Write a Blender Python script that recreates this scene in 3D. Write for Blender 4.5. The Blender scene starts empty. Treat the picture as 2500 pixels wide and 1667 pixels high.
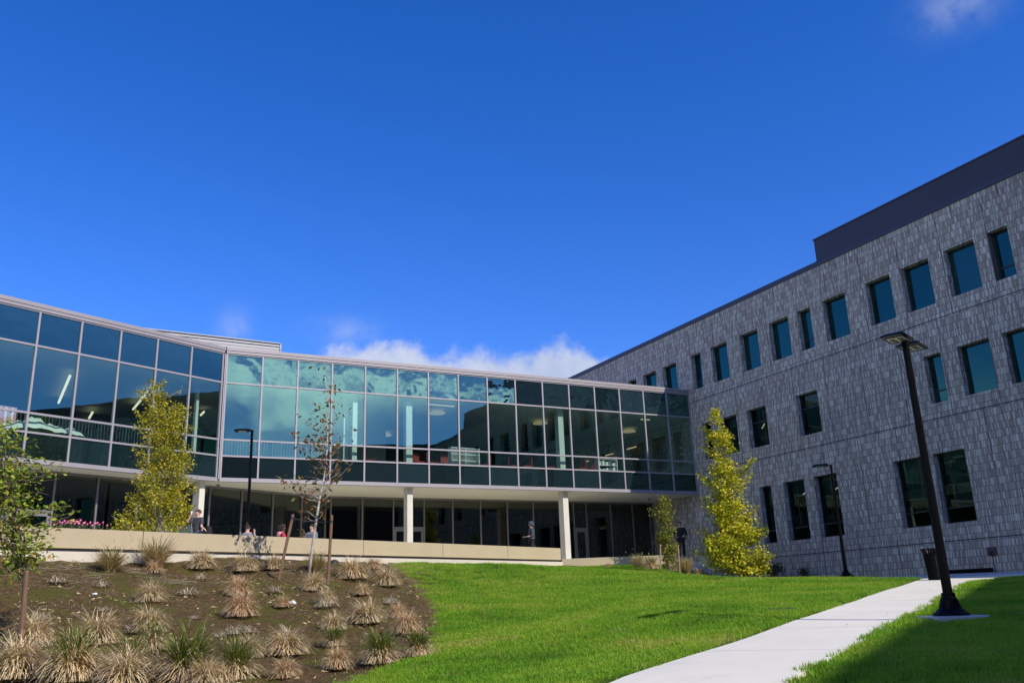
import bpy, bmesh, math, random
import numpy as np
from mathutils import Vector, Matrix
random.seed(11); rng = np.random.default_rng(5)
SC = bpy.context.scene
COL = SC.collection
R = math.radians

# ------------------------------------------------------------------ camera model (eye at the origin)
F_PX, CX, CY = 2149.08, 1250.0, 833.5
PITCH, ROLL = 0.2907873, 0.03789116
def _rot():
    cp, sp = math.cos(PITCH), math.sin(PITCH)
    fw = np.array([0, cp, sp]); rt = np.array([1.0, 0, 0]); dn = np.array([0, sp, -cp])
    c, s = math.cos(ROLL), math.sin(ROLL)
    return np.array([c*rt+s*dn, -s*rt+c*dn, fw])
WC = _rot()
def ray(x, y):
    return WC.T @ np.array([(x-CX)/F_PX, (y-CY)/F_PX, 1.0])
def at(x, y, d):
    """point seen at photo pixel x, y at horizontal distance d"""
    r = ray(x, y); return r*(d/math.hypot(r[0], r[1]))
cam = bpy.data.cameras.new('camera'); cam.lens = F_PX/2500*36; cam.sensor_width = 36; cam.clip_end = 4000; cam.clip_start = 0.1
camo = bpy.data.objects.new('camera', cam); COL.objects.link(camo); SC.camera = camo
m = Matrix.Identity(4)
for i in range(3):
    m[i][0], m[i][1], m[i][2] = WC[0][i], -WC[1][i], -WC[2][i]
camo.matrix_world = m

# ------------------------------------------------------------------ node helpers
class NT:
    def __init__(s, name):
        s.m = bpy.data.materials.new(name); s.m.use_nodes = True; s.t = s.m.node_tree; s.t.nodes.clear()
        s.out = s.n('ShaderNodeOutputMaterial')
    def n(s, kind, **kw):
        nd = s.t.nodes.new(kind)
        for k, v in kw.items():
            if k in nd.inputs: nd.inputs[k].default_value = v
            else: setattr(nd, k, v)
        return nd
    def l(s, a, b): s.t.links.new(a, b)
    def set(s, sock, v):
        if hasattr(v, 'is_output'): s.l(v, sock)
        else: sock.default_value = v
    def math(s, op, a, b=None, clamp=False):
        nd = s.n('ShaderNodeMath', operation=op); nd.use_clamp = clamp
        s.set(nd.inputs[0], a)
        if b is not None: s.set(nd.inputs[1], b)
        return nd.outputs[0]
    def mix(s, fac, a, b, typ='MIX'):
        nd = s.n('ShaderNodeMix', data_type='RGBA', blend_type=typ)
        s.set(nd.inputs[0], fac); s.set(nd.inputs[6], a); s.set(nd.inputs[7], b)
        return nd.outputs[2]
    def noise(s, vec, scale, detail=4, rough=.55, dim='3D'):
        nd = s.n('ShaderNodeTexNoise', noise_dimensions=dim); nd.inputs['Scale'].default_value = scale
        nd.inputs['Detail'].default_value = detail; nd.inputs['Roughness'].default_value = rough
        if vec is not None: s.l(vec, nd.inputs['Vector'])
        return nd.outputs['Fac']
    def ramp(s, fac, stops):
        nd = s.n('ShaderNodeValToRGB'); e = nd.color_ramp.elements
        while len(e) < len(stops): e.new(.5)
        for k, (p, c) in enumerate(stops):
            e[k].position = p; e[k].color = c if len(c) == 4 else (*c, 1)
        s.l(fac, nd.inputs[0]); return nd.outputs[0]
    def sstep(s, v, a, b):
        nd = s.n('ShaderNodeMapRange', interpolation_type='SMOOTHSTEP'); s.set(nd.inputs['Value'], v)
        nd.inputs['From Min'].default_value = a; nd.inputs['From Max'].default_value = b
        return nd.outputs[0]
    def bump(s, h, strength, dist=.01):
        nd = s.n('ShaderNodeBump'); nd.inputs['Strength'].default_value = strength; nd.inputs['Distance'].default_value = dist
        s.l(h, nd.inputs['Height']); return nd.outputs[0]
    def principled(s, col, rough=.6, metal=0, normal=None, spec=.5):
        p = s.n('ShaderNodeBsdfPrincipled'); s.set(p.inputs['Base Color'], col if hasattr(col, 'is_output') or len(col) == 4 else (*col, 1))
        s.set(p.inputs['Roughness'], rough); p.inputs['Metallic'].default_value = metal
        p.inputs['Specular IOR Level'].default_value = spec
        if normal is not None: s.l(normal, p.inputs['Normal'])
        s.l(p.outputs[0], s.out.inputs[0]); return p
def c4(c): return (*c, 1)

def simple(name, a, b=None, scale=3.0, rough=.6, metal=0, bump=0.0, bscale=None, spec=.5, coord='Object'):
    t = NT(name); tc = t.n('ShaderNodeTexCoord').outputs[coord]
    if coord == 'Position': pass
    if b is None: b = tuple(x*.8 for x in a)
    f = t.noise(tc, scale, 5)
    col = t.ramp(f, [(.3, a), (.7, b)])
    nrm = t.bump(t.noise(tc, bscale or scale*6, 3), bump, .02) if bump else None
    t.principled(col, rough, metal, nrm, spec); return t.m

M = {}
M['frame'] = simple('frame_metal', (.33, .30, .305), (.30, .275, .28), 2, .45, .12)
M['cap'] = simple('fascia_metal', (.31, .275, .27), (.285, .25, .245), .8, .5, .1)
M['store_frame'] = simple('storefront_metal', (.21, .195, .185), (.18, .165, .16), 2, .45, .15)
M['dark_frame'] = simple('dark_bronze_frame', (.035, .035, .042), (.05, .05, .058), 3, .4, .4)
M['soffit'] = simple('soffit_plaster', (.74, .69, .53), (.70, .65, .50), .5, .8)
M['inner_white'] = simple('interior_plaster', (.62, .68, .62), (.58, .64, .58), .6, .7)
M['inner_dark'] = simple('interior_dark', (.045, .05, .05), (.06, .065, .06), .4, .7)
M['carpet'] = simple('carpet', (.05, .05, .055), (.07, .07, .07), 4, .9)
M['black_metal'] = simple('black_painted_metal', (.004, .004, .0045), (.006, .006, .0065), 6, .34, .0, .01, 40, .07)
M['lens'] = simple('lamp_lens', (.75, .78, .72), (.6, .62, .58), 30, .2)
M['coping'] = simple('coping_metal', (.060, .062, .085), (.05, .052, .07), 1, .4, .3)
M['red'] = simple('red_upholstery', (.30, .02, .02), (.22, .015, .015), 5, .6)
M['white_paint'] = simple('white_paint', (.75, .78, .76), (.7, .72, .7), 3, .5)
M['wood_stake'] = simple('brown_stake_wood', (.22, .12, .07), (.15, .08, .045), 7, .8, 0, .3, 30)
M['stake_pale'] = simple('pale_stake_wood', (.42, .27, .15), (.3, .19, .1), 7, .8, 0, .3, 30)
M['strap'] = simple('black_strap', (.02, .02, .02), (.03, .03, .03), 9, .7)
M['rug'] = simple('cloth_white', (.75, .80, .74), (.62, .68, .62), 2, .8, 0, .3, 6)
M['bark_pale'] = simple('birch_bark', (.56, .52, .45), (.26, .22, .17), 9, .85, 0, .4, 30)
M['bark'] = simple('grey_bark', (.22, .17, .12), (.12, .09, .065), 9, .85, 0, .5, 30)
M['plant_stem'] = simple('stem', (.10, .16, .04), (.08, .11, .03), 9, .7)
M['pink'] = simple('pink_petals', (.62, .08, .22), (.5, .07, .24), 9, .6)
M['yellow_eye'] = simple('flower_eye', (.75, .6, .35), (.7, .5, .3), 9, .6)
M['debris'] = simple('dark_debris', (.012, .012, .012), (.03, .028, .024), 9, .7)
M['clear_plastic'] = simple('bottle_plastic', (.55, .62, .68), (.4, .46, .52), 30, .12)
M['sign_red'] = simple('dull_red_plate', (.10, .06, .07), (.08, .05, .055), 6, .6)
M['skin_a'] = simple('skin_light', (.62, .36, .26), (.55, .31, .22), 12, .5)
M['skin_b'] = simple('skin_tan', (.48, .26, .17), (.42, .22, .14), 12, .5)
def cloth(name, c): return simple(name, c, tuple(x*.75 for x in c), 14, .85, 0, .25, 60)
M['grey_tee'] = cloth('charcoal_cotton', (.055, .058, .07)); M['grey_knit'] = cloth('grey_knit', (.27, .29, .31))
M['white_cloth'] = cloth('white_cloth', (.7, .68, .7)); M['red_hoodie'] = cloth('red_fleece', (.55, .02, .05)); M['pink_hood'] = cloth('pink_fleece', (.75, .32, .40))
M['blue_grey'] = cloth('blue_grey_fleece', (.16, .18, .22)); M['hoodie_dark'] = cloth('slate_fleece', (.055, .075, .095)); M['black_cloth'] = cloth('black_cloth', (.010, .010, .013))
M['denim'] = cloth('denim', (.06, .09, .16)); M['shoe_white'] = cloth('shoe_white', (.65, .65, .65))
M['hair_brown'] = cloth('hair_brown', (.10, .04, .022)); M['hair_dark'] = cloth('hair_dark', (.035, .018, .013))

def glass(name, fac, refl, trans=None, base=(.012, .018, .02), wave=.0, wscale=.9, pillow=0.0):
    """reflective tinted glazing: mirror-like tinted reflection over a tinted see-through (or dark backed) pane"""
    t = NT(name); tc = t.n('ShaderNodeTexCoord').outputs['Object']
    oi = t.n('ShaderNodeObjectInfo')
    add = t.n('ShaderNodeVectorMath', operation='ADD'); t.l(tc, add.inputs[0])
    cmb = t.n('ShaderNodeCombineXYZ'); sh = t.math('MULTIPLY', oi.outputs['Random'], .6); t.l(sh, cmb.inputs[0]); t.l(sh, cmb.inputs[2]); t.l(cmb.outputs[0], add.inputs[1])
    h = t.math('MULTIPLY', t.noise(add.outputs[0], wscale, 2, .45), wave)
    gs = t.n('ShaderNodeSeparateXYZ'); t.l(t.n('ShaderNodeTexCoord').outputs['Generated'], gs.inputs[0])
    px = t.math('SUBTRACT', gs.outputs[0], .5); pz = t.math('SUBTRACT', gs.outputs[2], .5)
    h = t.math('ADD', h, t.math('MULTIPLY', t.math('ADD', t.math('MULTIPLY', px, px), t.math('MULTIPLY', pz, pz)), pillow))
    nrm = t.bump(h, 1.0, 1.0) if wave else None
    g = t.n('ShaderNodeBsdfGlossy'); g.inputs['Color'].default_value = c4(refl); g.inputs['Roughness'].default_value = .008
    if nrm is not None: t.l(nrm, g.inputs['Normal'])
    if trans: b = t.n('ShaderNodeBsdfTransparent'); b.inputs['Color'].default_value = c4(trans)
    else:
        b = t.n('ShaderNodeBsdfDiffuse'); t.l(t.ramp(oi.outputs['Random'], [(.2, base), (.75, tuple(q*2.2 for q in base)), (1, tuple(q*4.5 for q in base))]), b.inputs['Color'])
    fr = t.n('ShaderNodeLayerWeight'); fr.inputs['Blend'].default_value = .5
    f = t.math('ADD', fac, t.math('MULTIPLY', t.math('POWER', fr.outputs['Facing'], 5.0), 1-fac), True)
    mx = t.n('ShaderNodeMixShader'); t.l(f, mx.inputs[0]); t.l(b.outputs[0], mx.inputs[1]); t.l(g.outputs[0], mx.inputs[2])
    t.l(mx.outputs[0], t.out.inputs[0]); return t.m
M['vision'] = glass('vision_glass', .20, (.46, .88, .70), (.74, .86, .79), wave=.004, wscale=.5, pillow=.004)
M['spandrel'] = glass('spandrel_glass', .19, (.44, .86, .70), None, (.005, .010, .013), wave=.020, wscale=1.2, pillow=.036)
M['spandrel_low'] = glass('lower_spandrel_glass', .16, (.34, .66, .50), None, (.006, .012, .014), wave=.005, wscale=.6, pillow=.006)
M['store_glass'] = glass('storefront_glass', .13, (.55, .62, .55), (.20, .22, .20), wave=.003, wscale=.5, pillow=.004)
M['win_glass'] = glass('window_glass', .20, (.16, .56, .44), None, (.003, .008, .012), wave=.003, wscale=.5, pillow=.004)
M['win_clear'] = glass('clear_window_glass', .08, (.35, .62, .55), (.60, .70, .64), wave=.003, wscale=.5, pillow=.003)

def mat_shingle():
    t = NT('grey_shingle'); tc = t.n('ShaderNodeTexCoord').outputs['Object']
    sep = t.n('ShaderNodeSeparateXYZ'); t.l(tc, sep.inputs[0]); u0, nn, z = sep.outputs
    u = t.math('ADD', u0, t.math('MULTIPLY', nn, .9))          # reveals carry the courses round the corner
    RH = .2715
    wob = t.n('ShaderNodeTexNoise', noise_dimensions='1D'); wob.inputs['Scale'].default_value = 4.2; wob.inputs['Detail'].default_value = 1; t.l(u, wob.inputs['W'])
    zz = t.math('ADD', z, t.math('MULTIPLY', t.math('SUBTRACT', wob.outputs['Fac'], .5), .035))
    rowf = t.math('DIVIDE', zz, RH); row = t.math('FLOOR', rowf); fr = t.math('FRACT', rowf)
    w = t.math('ADD', t.math('MULTIPLY', u, 24.0), t.math('MULTIPLY', row, 37.3))
    w2 = t.math('ADD', t.math('MULTIPLY', u, 6.5), t.math('MULTIPLY', row, 17.7))
    v = t.n('ShaderNodeTexVoronoi', voronoi_dimensions='1D', feature='F1'); v.inputs['Scale'].default_value = 1; v.inputs['Randomness'].default_value = .85; t.l(w, v.inputs['W'])
    e = t.n('ShaderNodeTexVoronoi', voronoi_dimensions='1D', feature='DISTANCE_TO_EDGE'); e.inputs['Scale'].default_value = 1; e.inputs['Randomness'].default_value = .85; t.l(w2, e.inputs['W'])
    sc = t.n('ShaderNodeSeparateColor'); t.l(v.outputs['Color'], sc.inputs[0])
    col = t.ramp(sc.outputs[0], [(.0, (.320, .280, .238)), (.50, (.405, .360, .305)), (.66, (.49, .460, .395)), (.78, (.63, .61, .535)), (1.0, (.71, .69, .61))])
    # vertical ribs on part of the shingles
    rib = t.math('ABSOLUTE', t.math('SINE', t.math('MULTIPLY', u, 62.0)))
    ribamt = t.math('MULTIPLY', t.sstep(sc.outputs[1], .2, .6), .30)
    col = t.mix(t.math('MULTIPLY', t.math('SUBTRACT', 1.0, rib), ribamt), col, (.16, .14, .135, 1))
    gap = t.math('SUBTRACT', 1.0, t.sstep(e.outputs['Distance'], .02, .09))
    line = t.math('SUBTRACT', 1.0, t.sstep(fr, .02, .12))
    dark = t.math('MAXIMUM', t.math('MULTIPLY', gap, .5), t.math('MULTIPLY', line, .66))
    # storey joints and panel joints
    for zj in (10.14, 6.32, 1.71):
        d = t.math('ABSOLUTE', t.math('SUBTRACT', z, zj)); dark = t.math('MAXIMUM', dark, t.math('MULTIPLY', t.math('SUBTRACT', 1.0, t.sstep(d, .012, .03)), .95))
    fl = t.math('FLOOR', t.math('DIVIDE', t.math('SUBTRACT', z, 2.52), 3.81))
    pj = t.math('ABSOLUTE', t.math('SUBTRACT', t.math('FRACT', t.math('ADD', t.math('DIVIDE', u0, 1.98), t.math('MULTIPLY', fl, .37))), .5))
    dark = t.math('MAXIMUM', dark, t.math('MULTIPLY', t.math('SUBTRACT', 1.0, t.sstep(pj, .004, .014)), .8))
    big = t.noise(tc, .22, 3); col = t.mix(1.0, col, t.ramp(big, [(.3, (.80, .80, .82)), (.7, (1.03, 1.03, 1.02))]), 'MULTIPLY')
    col = t.mix(dark, col, (.045, .042, .05, 1))
    h = t.math('SUBTRACT', t.math('ADD', t.math('MULTIPLY', fr, .6), t.math('MULTIPLY', rib, .25)), dark)
    t.principled(col, .75, 0, t.bump(h, .5, .02), .3); return t.m
M['shingle'] = mat_shingle()
def mat_louver(name, c, pitch, rough=.45, metal=.3, amt=.8):
    t = NT(name); tc = t.n('ShaderNodeTexCoord').outputs['Object']
    sep = t.n('ShaderNodeSeparateXYZ'); t.l(tc, sep.inputs[0])
    f = t.math('FRACT', t.math('DIVIDE', sep.outputs[2], pitch))
    ln = t.math('SUBTRACT', 1.0, t.sstep(t.math('ABSOLUTE', t.math('SUBTRACT', f, .5)), .03, .13))
    big = t.noise(tc, .5, 3)
    col = t.mix(t.math('MULTIPLY', ln, amt), t.ramp(big, [(.3, c), (.7, tuple(x*.9 for x in c))]), (*[x*.35 for x in c], 1))
    t.principled(col, rough, metal, t.bump(f, .4, .02)); return t.m
M['louver'] = mat_louver('louver_metal', (.36, .345, .32), .30)
M['penthouse'] = mat_louver('penthouse_panel', (.046, .045, .070), .22, .5, .2, .22)

def mat_concrete(name, a, b, stain=.5, joint=None, rough=.85):
    t = NT(name); tc = t.n('ShaderNodeTexCoord').outputs['Object']
    f = t.noise(tc, .9, 7, .62); g = t.noise(tc, 40, 3, .6)
    col = t.ramp(f, [(.28, a), (.72, b)])
    sp = t.noise(tc, 3.1, 6, .7)
    col = t.mix(t.math('MULTIPLY', t.sstep(sp, .52, .75), stain), col, (*[x*.72 for x in a], 1))
    col = t.mix(t.math('MULTIPLY', t.sstep(g, .6, .8), .25), col, (*[x*.6 for x in a], 1))
    t.principled(col, rough, 0, t.bump(g, .25, .01), .3); return t.m
M['wall_conc'] = mat_concrete('sandstone_concrete', (.49, .405, .255), (.43, .35, .22), .30)
M['base_conc'] = mat_concrete('pale_base_concrete', (.66, .59, .46), (.56, .50, .39), .4)
M['path_conc'] = mat_concrete('path_concrete', (.70, .69, .67), (.63, .62, .60), .10)
M['walk_conc'] = mat_concrete('walkway_concrete', (.52, .52, .50), (.45, .45, .44), .3)
M['terrace_conc'] = mat_concrete('terrace_concrete', (.70, .67, .58), (.62, .60, .52), .2)
M['col_conc'] = mat_concrete('column_concrete', (.64, .60, .49), (.54, .50, .41), .4)

# ------------------------------------------------------------------ mesh helpers
class MB:
    def __init__(s): s.v = []; s.f = []; s.mi = []
    def quad(s, a, b, c, d, mi=0):
        k = len(s.v); s.v += [tuple(a), tuple(b), tuple(c), tuple(d)]; s.f.append((k, k+1, k+2, k+3)); s.mi.append(mi)
    def tri(s, a, b, c, mi=0):
        k = len(s.v); s.v += [tuple(a), tuple(b), tuple(c)]; s.f.append((k, k+1, k+2)); s.mi.append(mi)
    def box(s, x0, x1, y0, y1, z0, z1, mi=0):
        k = len(s.v)
        s.v += [(x0, y0, z0), (x1, y0, z0), (x1, y1, z0), (x0, y1, z0), (x0, y0, z1), (x1, y0, z1), (x1, y1, z1), (x0, y1, z1)]
        for q in ((0, 3, 2, 1), (4, 5, 6, 7), (0, 1, 5, 4), (1, 2, 6, 5), (2, 3, 7, 6), (3, 0, 4, 7)):
            s.f.append(tuple(k+i for i in q)); s.mi.append(mi)
    def prism(s, poly, z0, z1, mi=0):
        k = len(s.v); n = len(poly)
        s.v += [(p[0], p[1], z0) for p in poly]+[(p[0], p[1], z1) for p in poly]
        s.f.append(tuple(k+i for i in reversed(range(n)))); s.f.append(tuple(k+n+i for i in range(n))); s.mi += [mi, mi]
        for i in range(n):
            j = (i+1) % n; s.f.append((k+i, k+j, k+n+j, k+n+i)); s.mi.append(mi)
    def tube(s, pts, rad, n=8, cap=True, mi=0):
        pts = [np.array(p, float) for p in pts]; k0 = len(s.v); m_ = len(pts)
        if not hasattr(rad, '__len__'): rad = [rad]*m_
        up = np.array([.31, .17, .93]) ; ref = None
        for i, p in enumerate(pts):
            t = pts[min(i+1, m_-1)]-pts[max(i-1, 0)]; t /= (np.linalg.norm(t)+1e-9)
            if ref is None:
                ref = np.cross(t, up)
                if np.linalg.norm(ref) < .2: ref = np.cross(t, np.array([1.0, 0, 0]))
            a = ref-t*(ref@t); a /= (np.linalg.norm(a)+1e-9); ref = a; b = np.cross(t, a)
            for j in range(n):
                an = 2*math.pi*j/n; s.v.append(tuple(p+(a*math.cos(an)+b*math.sin(an))*rad[i]))
        for i in range(m_-1):
            for j in range(n):
                q = (j+1) % n; s.f.append((k0+i*n+j, k0+i*n+q, k0+(i+1)*n+q, k0+(i+1)*n+j)); s.mi.append(mi)
        if cap:
            s.f.append(tuple(k0+j for j in reversed(range(n)))); s.f.append(tuple(k0+(m_-1)*n+j for j in range(n))); s.mi += [mi, mi]
    def lathe(s, prof, n=16, c=(0, 0, 0), mi=0):
        k0 = len(s.v)
        for r_, z_ in prof:
            for j in range(n):
                an = 2*math.pi*j/n; s.v.append((c[0]+r_*math.cos(an), c[1]+r_*math.sin(an), c[2]+z_))
        for i in range(len(prof)-1):
            for j in range(n):
                q = (j+1) % n; s.f.append((k0+i*n+j, k0+i*n+q, k0+(i+1)*n+q, k0+(i+1)*n+j)); s.mi.append(mi)
        s.f.append(tuple(k0+j for j in reversed(range(n)))); s.f.append(tuple(k0+(len(prof)-1)*n+j for j in range(n))); s.mi += [mi, mi]
    def mesh(s, name, mats, smooth=False):
        me = bpy.data.meshes.new(name); me.from_pydata(s.v, [], s.f)
        for mt in (mats if isinstance(mats, (list, tuple)) else [mats]): me.materials.append(mt)
        if any(s.mi): me.polygons.foreach_set('material_index', s.mi)
        if smooth: me.polygons.foreach_set('use_smooth', [True]*len(s.f))
        me.update(); return me
    def build(s, name, mats, parent=None, smooth=False, loc=(0, 0, 0), rz=0, bevel=0):
        o = bpy.data.objects.new(name, s.mesh(name, mats, smooth)); COL.objects.link(o)
        o.location = loc; o.rotation_euler = (0, 0, rz)
        if parent is not None: o.parent = parent
        if bevel:
            b = o.modifiers.new('bevel', 'BEVEL'); b.width = bevel; b.segments = 2; b.limit_method = 'ANGLE'
        return o
def tag(o, label=None, cat=None, group=None, kind=None):
    if label: o['label'] = label
    if cat: o['category'] = cat
    if group: o['group'] = group
    if kind: o['kind'] = kind
    return o
def empty(name, loc, rz=0, label=None, cat=None, group=None):
    o = bpy.data.objects.new(name, None); COL.objects.link(o); o.empty_display_size = .2
    o.location = loc; o.rotation_euler = (0, 0, rz); return tag(o, label, cat, group)
def link_mesh(name, me, parent=None, loc=(0, 0, 0), rz=0, scale=None):
    o = bpy.data.objects.new(name, me); COL.objects.link(o); o.location = loc; o.rotation_euler = (0, 0, rz)
    if scale is not None: o.scale = scale
    if parent is not None: o.parent = parent
    return o
def copy_tree(o, parent=None):
    c = o.copy(); COL.objects.link(c)
    if parent is not None: c.parent = parent
    for ch in [x for x in COL.objects if x.parent == o]: copy_tree(ch, c)
    return c

# ------------------------------------------------------------------ setting out (all from the eye, z up, metres)
AM, AL, AR = 27.4043, 53.0, 117.4043                # headings of middle wing, left wing, grey block facade
def dv(a): return np.array([math.cos(R(a)), math.sin(R(a)), 0.0])
dM, dL, dR = dv(AM), dv(AL), dv(AR); nM, nL, nR = dv(AM-90), dv(AL-90), dv(AR+90)
PC = np.array([9.48516, 46.85116, 0.0]); PL = np.array([-12.17853, 35.61972, 0.0])
P0 = np.array([-9.27545, 26.41905, 0.0]); dW = dv(51.0); nW = dv(51-90)
Pe = P0+dW*17.62
TERR = 1.70
def fr(P, d, n, u, o, z=0): return P+d*u+n*o+np.array([0, 0, z])

# path: straight, rising 4.7 % away from the eye
PD = np.array([.51412, .85772]); PS = .046692; PZ = -1.116
def hitpath(x, y):
    r = ray(x, y); t = PZ/(r[2]-PS*(r[:2]@PD)); return r*t

# ------------------------------------------------------------------ terrain: thin-plate surface through measured points
ctl = []
def cp(x, y, d): ctl.append(at(x, y, d))
for x, y, d in ((250, 1412, 23.8), (250, 1500, 20.4), (250, 1600, 17.3), (250, 1667, 15.4), (20, 1420, 23.4), (20, 1500, 20.8), (130, 1415, 23.6), (20, 1597, 18.6), (20, 1667, 16.4),
                (500, 1410, 26.0), (500, 1500, 21), (500, 1600, 17), (500, 1667, 14.8), (752, 1412, 26), (752, 1500, 21), (752, 1600, 16.6), (752, 1667, 14),
                (1000, 1440, 26), (1000, 1520, 20), (1000, 1600, 15.5), (1000, 1667, 12.4), (1180, 1410, 31), (1180, 1480, 22.5), (1200, 1667, 11),
                (1370, 1400, 34), (1370, 1450, 26), (1370, 1520, 18.7), (1370, 1600, 13.4), (1605, 1504, 16.9), (1600, 1399, 35.0), (1600, 1440, 26), (1700, 1406, 33.6),
                (1750, 1413, 34.0), (1815, 1415, 34.5), (1930, 1412, 33.6), (2050, 1411, 33), (2200, 1412, 31.8), (1700, 1470, 20.5), (1900, 1460, 21.5)): cp(x, y, d)
for u, b in ((0, 1.64), (4, 1.62), (8.3, 1.60), (13, 1.62), (17.6, 1.63), (-6, 1.64), (-14, 1.64)):
    ctl.append(fr(P0, dW, nW, u, .35, b-.03))
    ctl.append(fr(P0, dW, nW, u, -3.5, 1.45))
for x, d, z in ((1650, 37.2, .92), (1700, 37.5, .70), (1750, 37.2, .62), (1800, 37.2, .62)):
    q = at(x, 1400, d); ctl.append(np.array([q[0], q[1], z]))
for x in (1400, 1500, 1600, 1650): ctl.append(at(x, {1400: 1386, 1500: 1382, 1600: 1382, 1650: 1384}[x], 39.6))
for x, y in ((1489, 1667), (1922, 1667), (1700, 1597), (1912, 1530), (2204, 1524), (2000, 1500), (2050, 1611), (2100, 1468), (2300, 1462), (2200, 1430), (2327, 1512), (2480, 1440), (2480, 1600), (2300, 1640)): ctl.append(hitpath(x, y))
for u, z in ((-26, .42), (-20, .47), (-15, .52), (-11, .56), (-7, .64), (-4, .70), (0, .9), (4, 1.2)):
    ctl.append(fr(PC, dR, nR, u, 0, z)); ctl.append(fr(PC, dR, nR, u, -4, z))
for p in ((0, 0, -1.55), (3, 5, -1.15), (-4, 6, -1.45), (-10, -6, -1.6), (8, -6, -1.4), (-16, 4, -1.6), (15, 3, -.75), (22, 12, -.2), (-24, 12, -1.1), (-24, 22, .4)): ctl.append(np.array(p, float))
ctl = np.array(ctl)
def _tps(d2): return np.where(d2 > 1e-12, .5*d2*np.log(np.maximum(d2, 1e-12)), 0)
def _fit(P, lam=.12):
    n = len(P); d2 = ((P[:, None, :2]-P[None, :, :2])**2).sum(-1); K = _tps(d2)+np.eye(n)*lam
    Q = np.c_[np.ones(n), P[:, :2]]; A = np.block([[K, Q], [Q.T, np.zeros((3, 3))]])
    return np.linalg.solve(A, np.r_[P[:, 2], 0, 0, 0])
_w = _fit(ctl)
def ground_z(xy):
    xy = np.atleast_2d(np.asarray(xy, float)); out = np.empty(len(xy))
    for i in range(0, len(xy), 4000):
        q = xy[i:i+4000]; d2 = ((q[:, None]-ctl[None, :, :2])**2).sum(-1)
        out[i:i+4000] = _tps(d2)@_w[:-3]+_w[-3]+q@_w[-2:]
    # fade to a flat far ground outside the courtyard
    dx = np.maximum(np.maximum(-24-xy[:, 0], xy[:, 0]-30), 0); dy = np.maximum(np.maximum(-8-xy[:, 1], xy[:, 1]-52), 0)
    f = np.clip(np.hypot(dx, dy)/14, 0, 1); f = f*f*(3-2*f)
    return out*(1-f)+(-1.5)*f
def gz(x, y): return float(ground_z([[x, y]])[0])
def on_ground(px, py, d0=5, d1=60):
    """first point of the ground seen at photo pixel px, py"""
    ds = np.arange(d0, d1, .05); r = ray(px, py); r = r/math.hypot(r[0], r[1])
    P = r[None]*ds[:, None]; g = ground_z(P[:, :2]); k = np.where(P[:, 2] <= g)[0]
    k = k[0] if len(k) else len(ds)-1
    return np.array([P[k, 0], P[k, 1], g[k]])

# planting-bed outline in photo pixels -> ground polygon
bed_px = [(-60, 1400), (-60, 1690), (300, 1690), (780, 1690), (852, 1660), (940, 1632), (1025, 1600), (1062, 1562), (1070, 1520), (1058, 1478), (1030, 1440), (1000, 1410), (965, 1388), (930, 1374)]
bed = [on_ground(*p)[:2] for p in bed_px]
bed = [np.array(p) for p in bed]
bed += [fr(P0, dW, nW, 6.8, -.3)[:2], fr(P0, dW, nW, -16, -.3)[:2]]
bed = np.array(bed)
def inside(xy, poly):
    xy = np.asarray(xy); r = np.zeros(len(xy), bool); n = len(poly)
    for i in range(n):
        a, b = poly[i], poly[(i+1) % n]
        c = ((a[1] > xy[:, 1]) != (b[1] > xy[:, 1])) & (xy[:, 0] < (b[0]-a[0])*(xy[:, 1]-a[1])/(b[1]-a[1]+1e-12)+a[0]); r ^= c
    return r
def sdist(xy, poly):
    d = np.full(len(xy), 1e9); n = len(poly)
    for i in range(n):
        a, b = poly[i], poly[(i+1) % n]; ab = b-a
        t = np.clip(((xy-a)@ab)/(ab@ab+1e-12), 0, 1); d = np.minimum(d, np.linalg.norm(xy-(a+t[:, None]*ab), axis=1))
    return np.where(inside(xy, poly), -d, d)

# path outline
pl0, pl1 = hitpath(1488.8, 1666.8)[:2], hitpath(2255, 1412.5)[:2]
pr0, pr1 = hitpath(1922, 1667)[:2], hitpath(2370, 1422)[:2]
PDn = np.array([-PD[1], PD[0]])
offL = ((pl0+pl1)/2)@PDn; offR = ((pr0+pr1)/2)@PDn
def path_pt(s_, o): return PD*s_+PDn*o
S_END = pl1@PD
walk_in, walk_out = 1.1, 5.7                     # walkway strip in front of the grey block
def is_paved(xy):
    xy = np.asarray(xy); s_ = xy@PD; o = xy@PDn
    a = (o < offL+.02) & (o > offR-.02) & (s_ < S_END+8)
    rel = xy-PC[:2]; w = rel@nR[:2]; u = rel@dR[:2]
    b = (w < walk_out) & (w > -6) & (u < -3.5)
    return a | b

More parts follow.
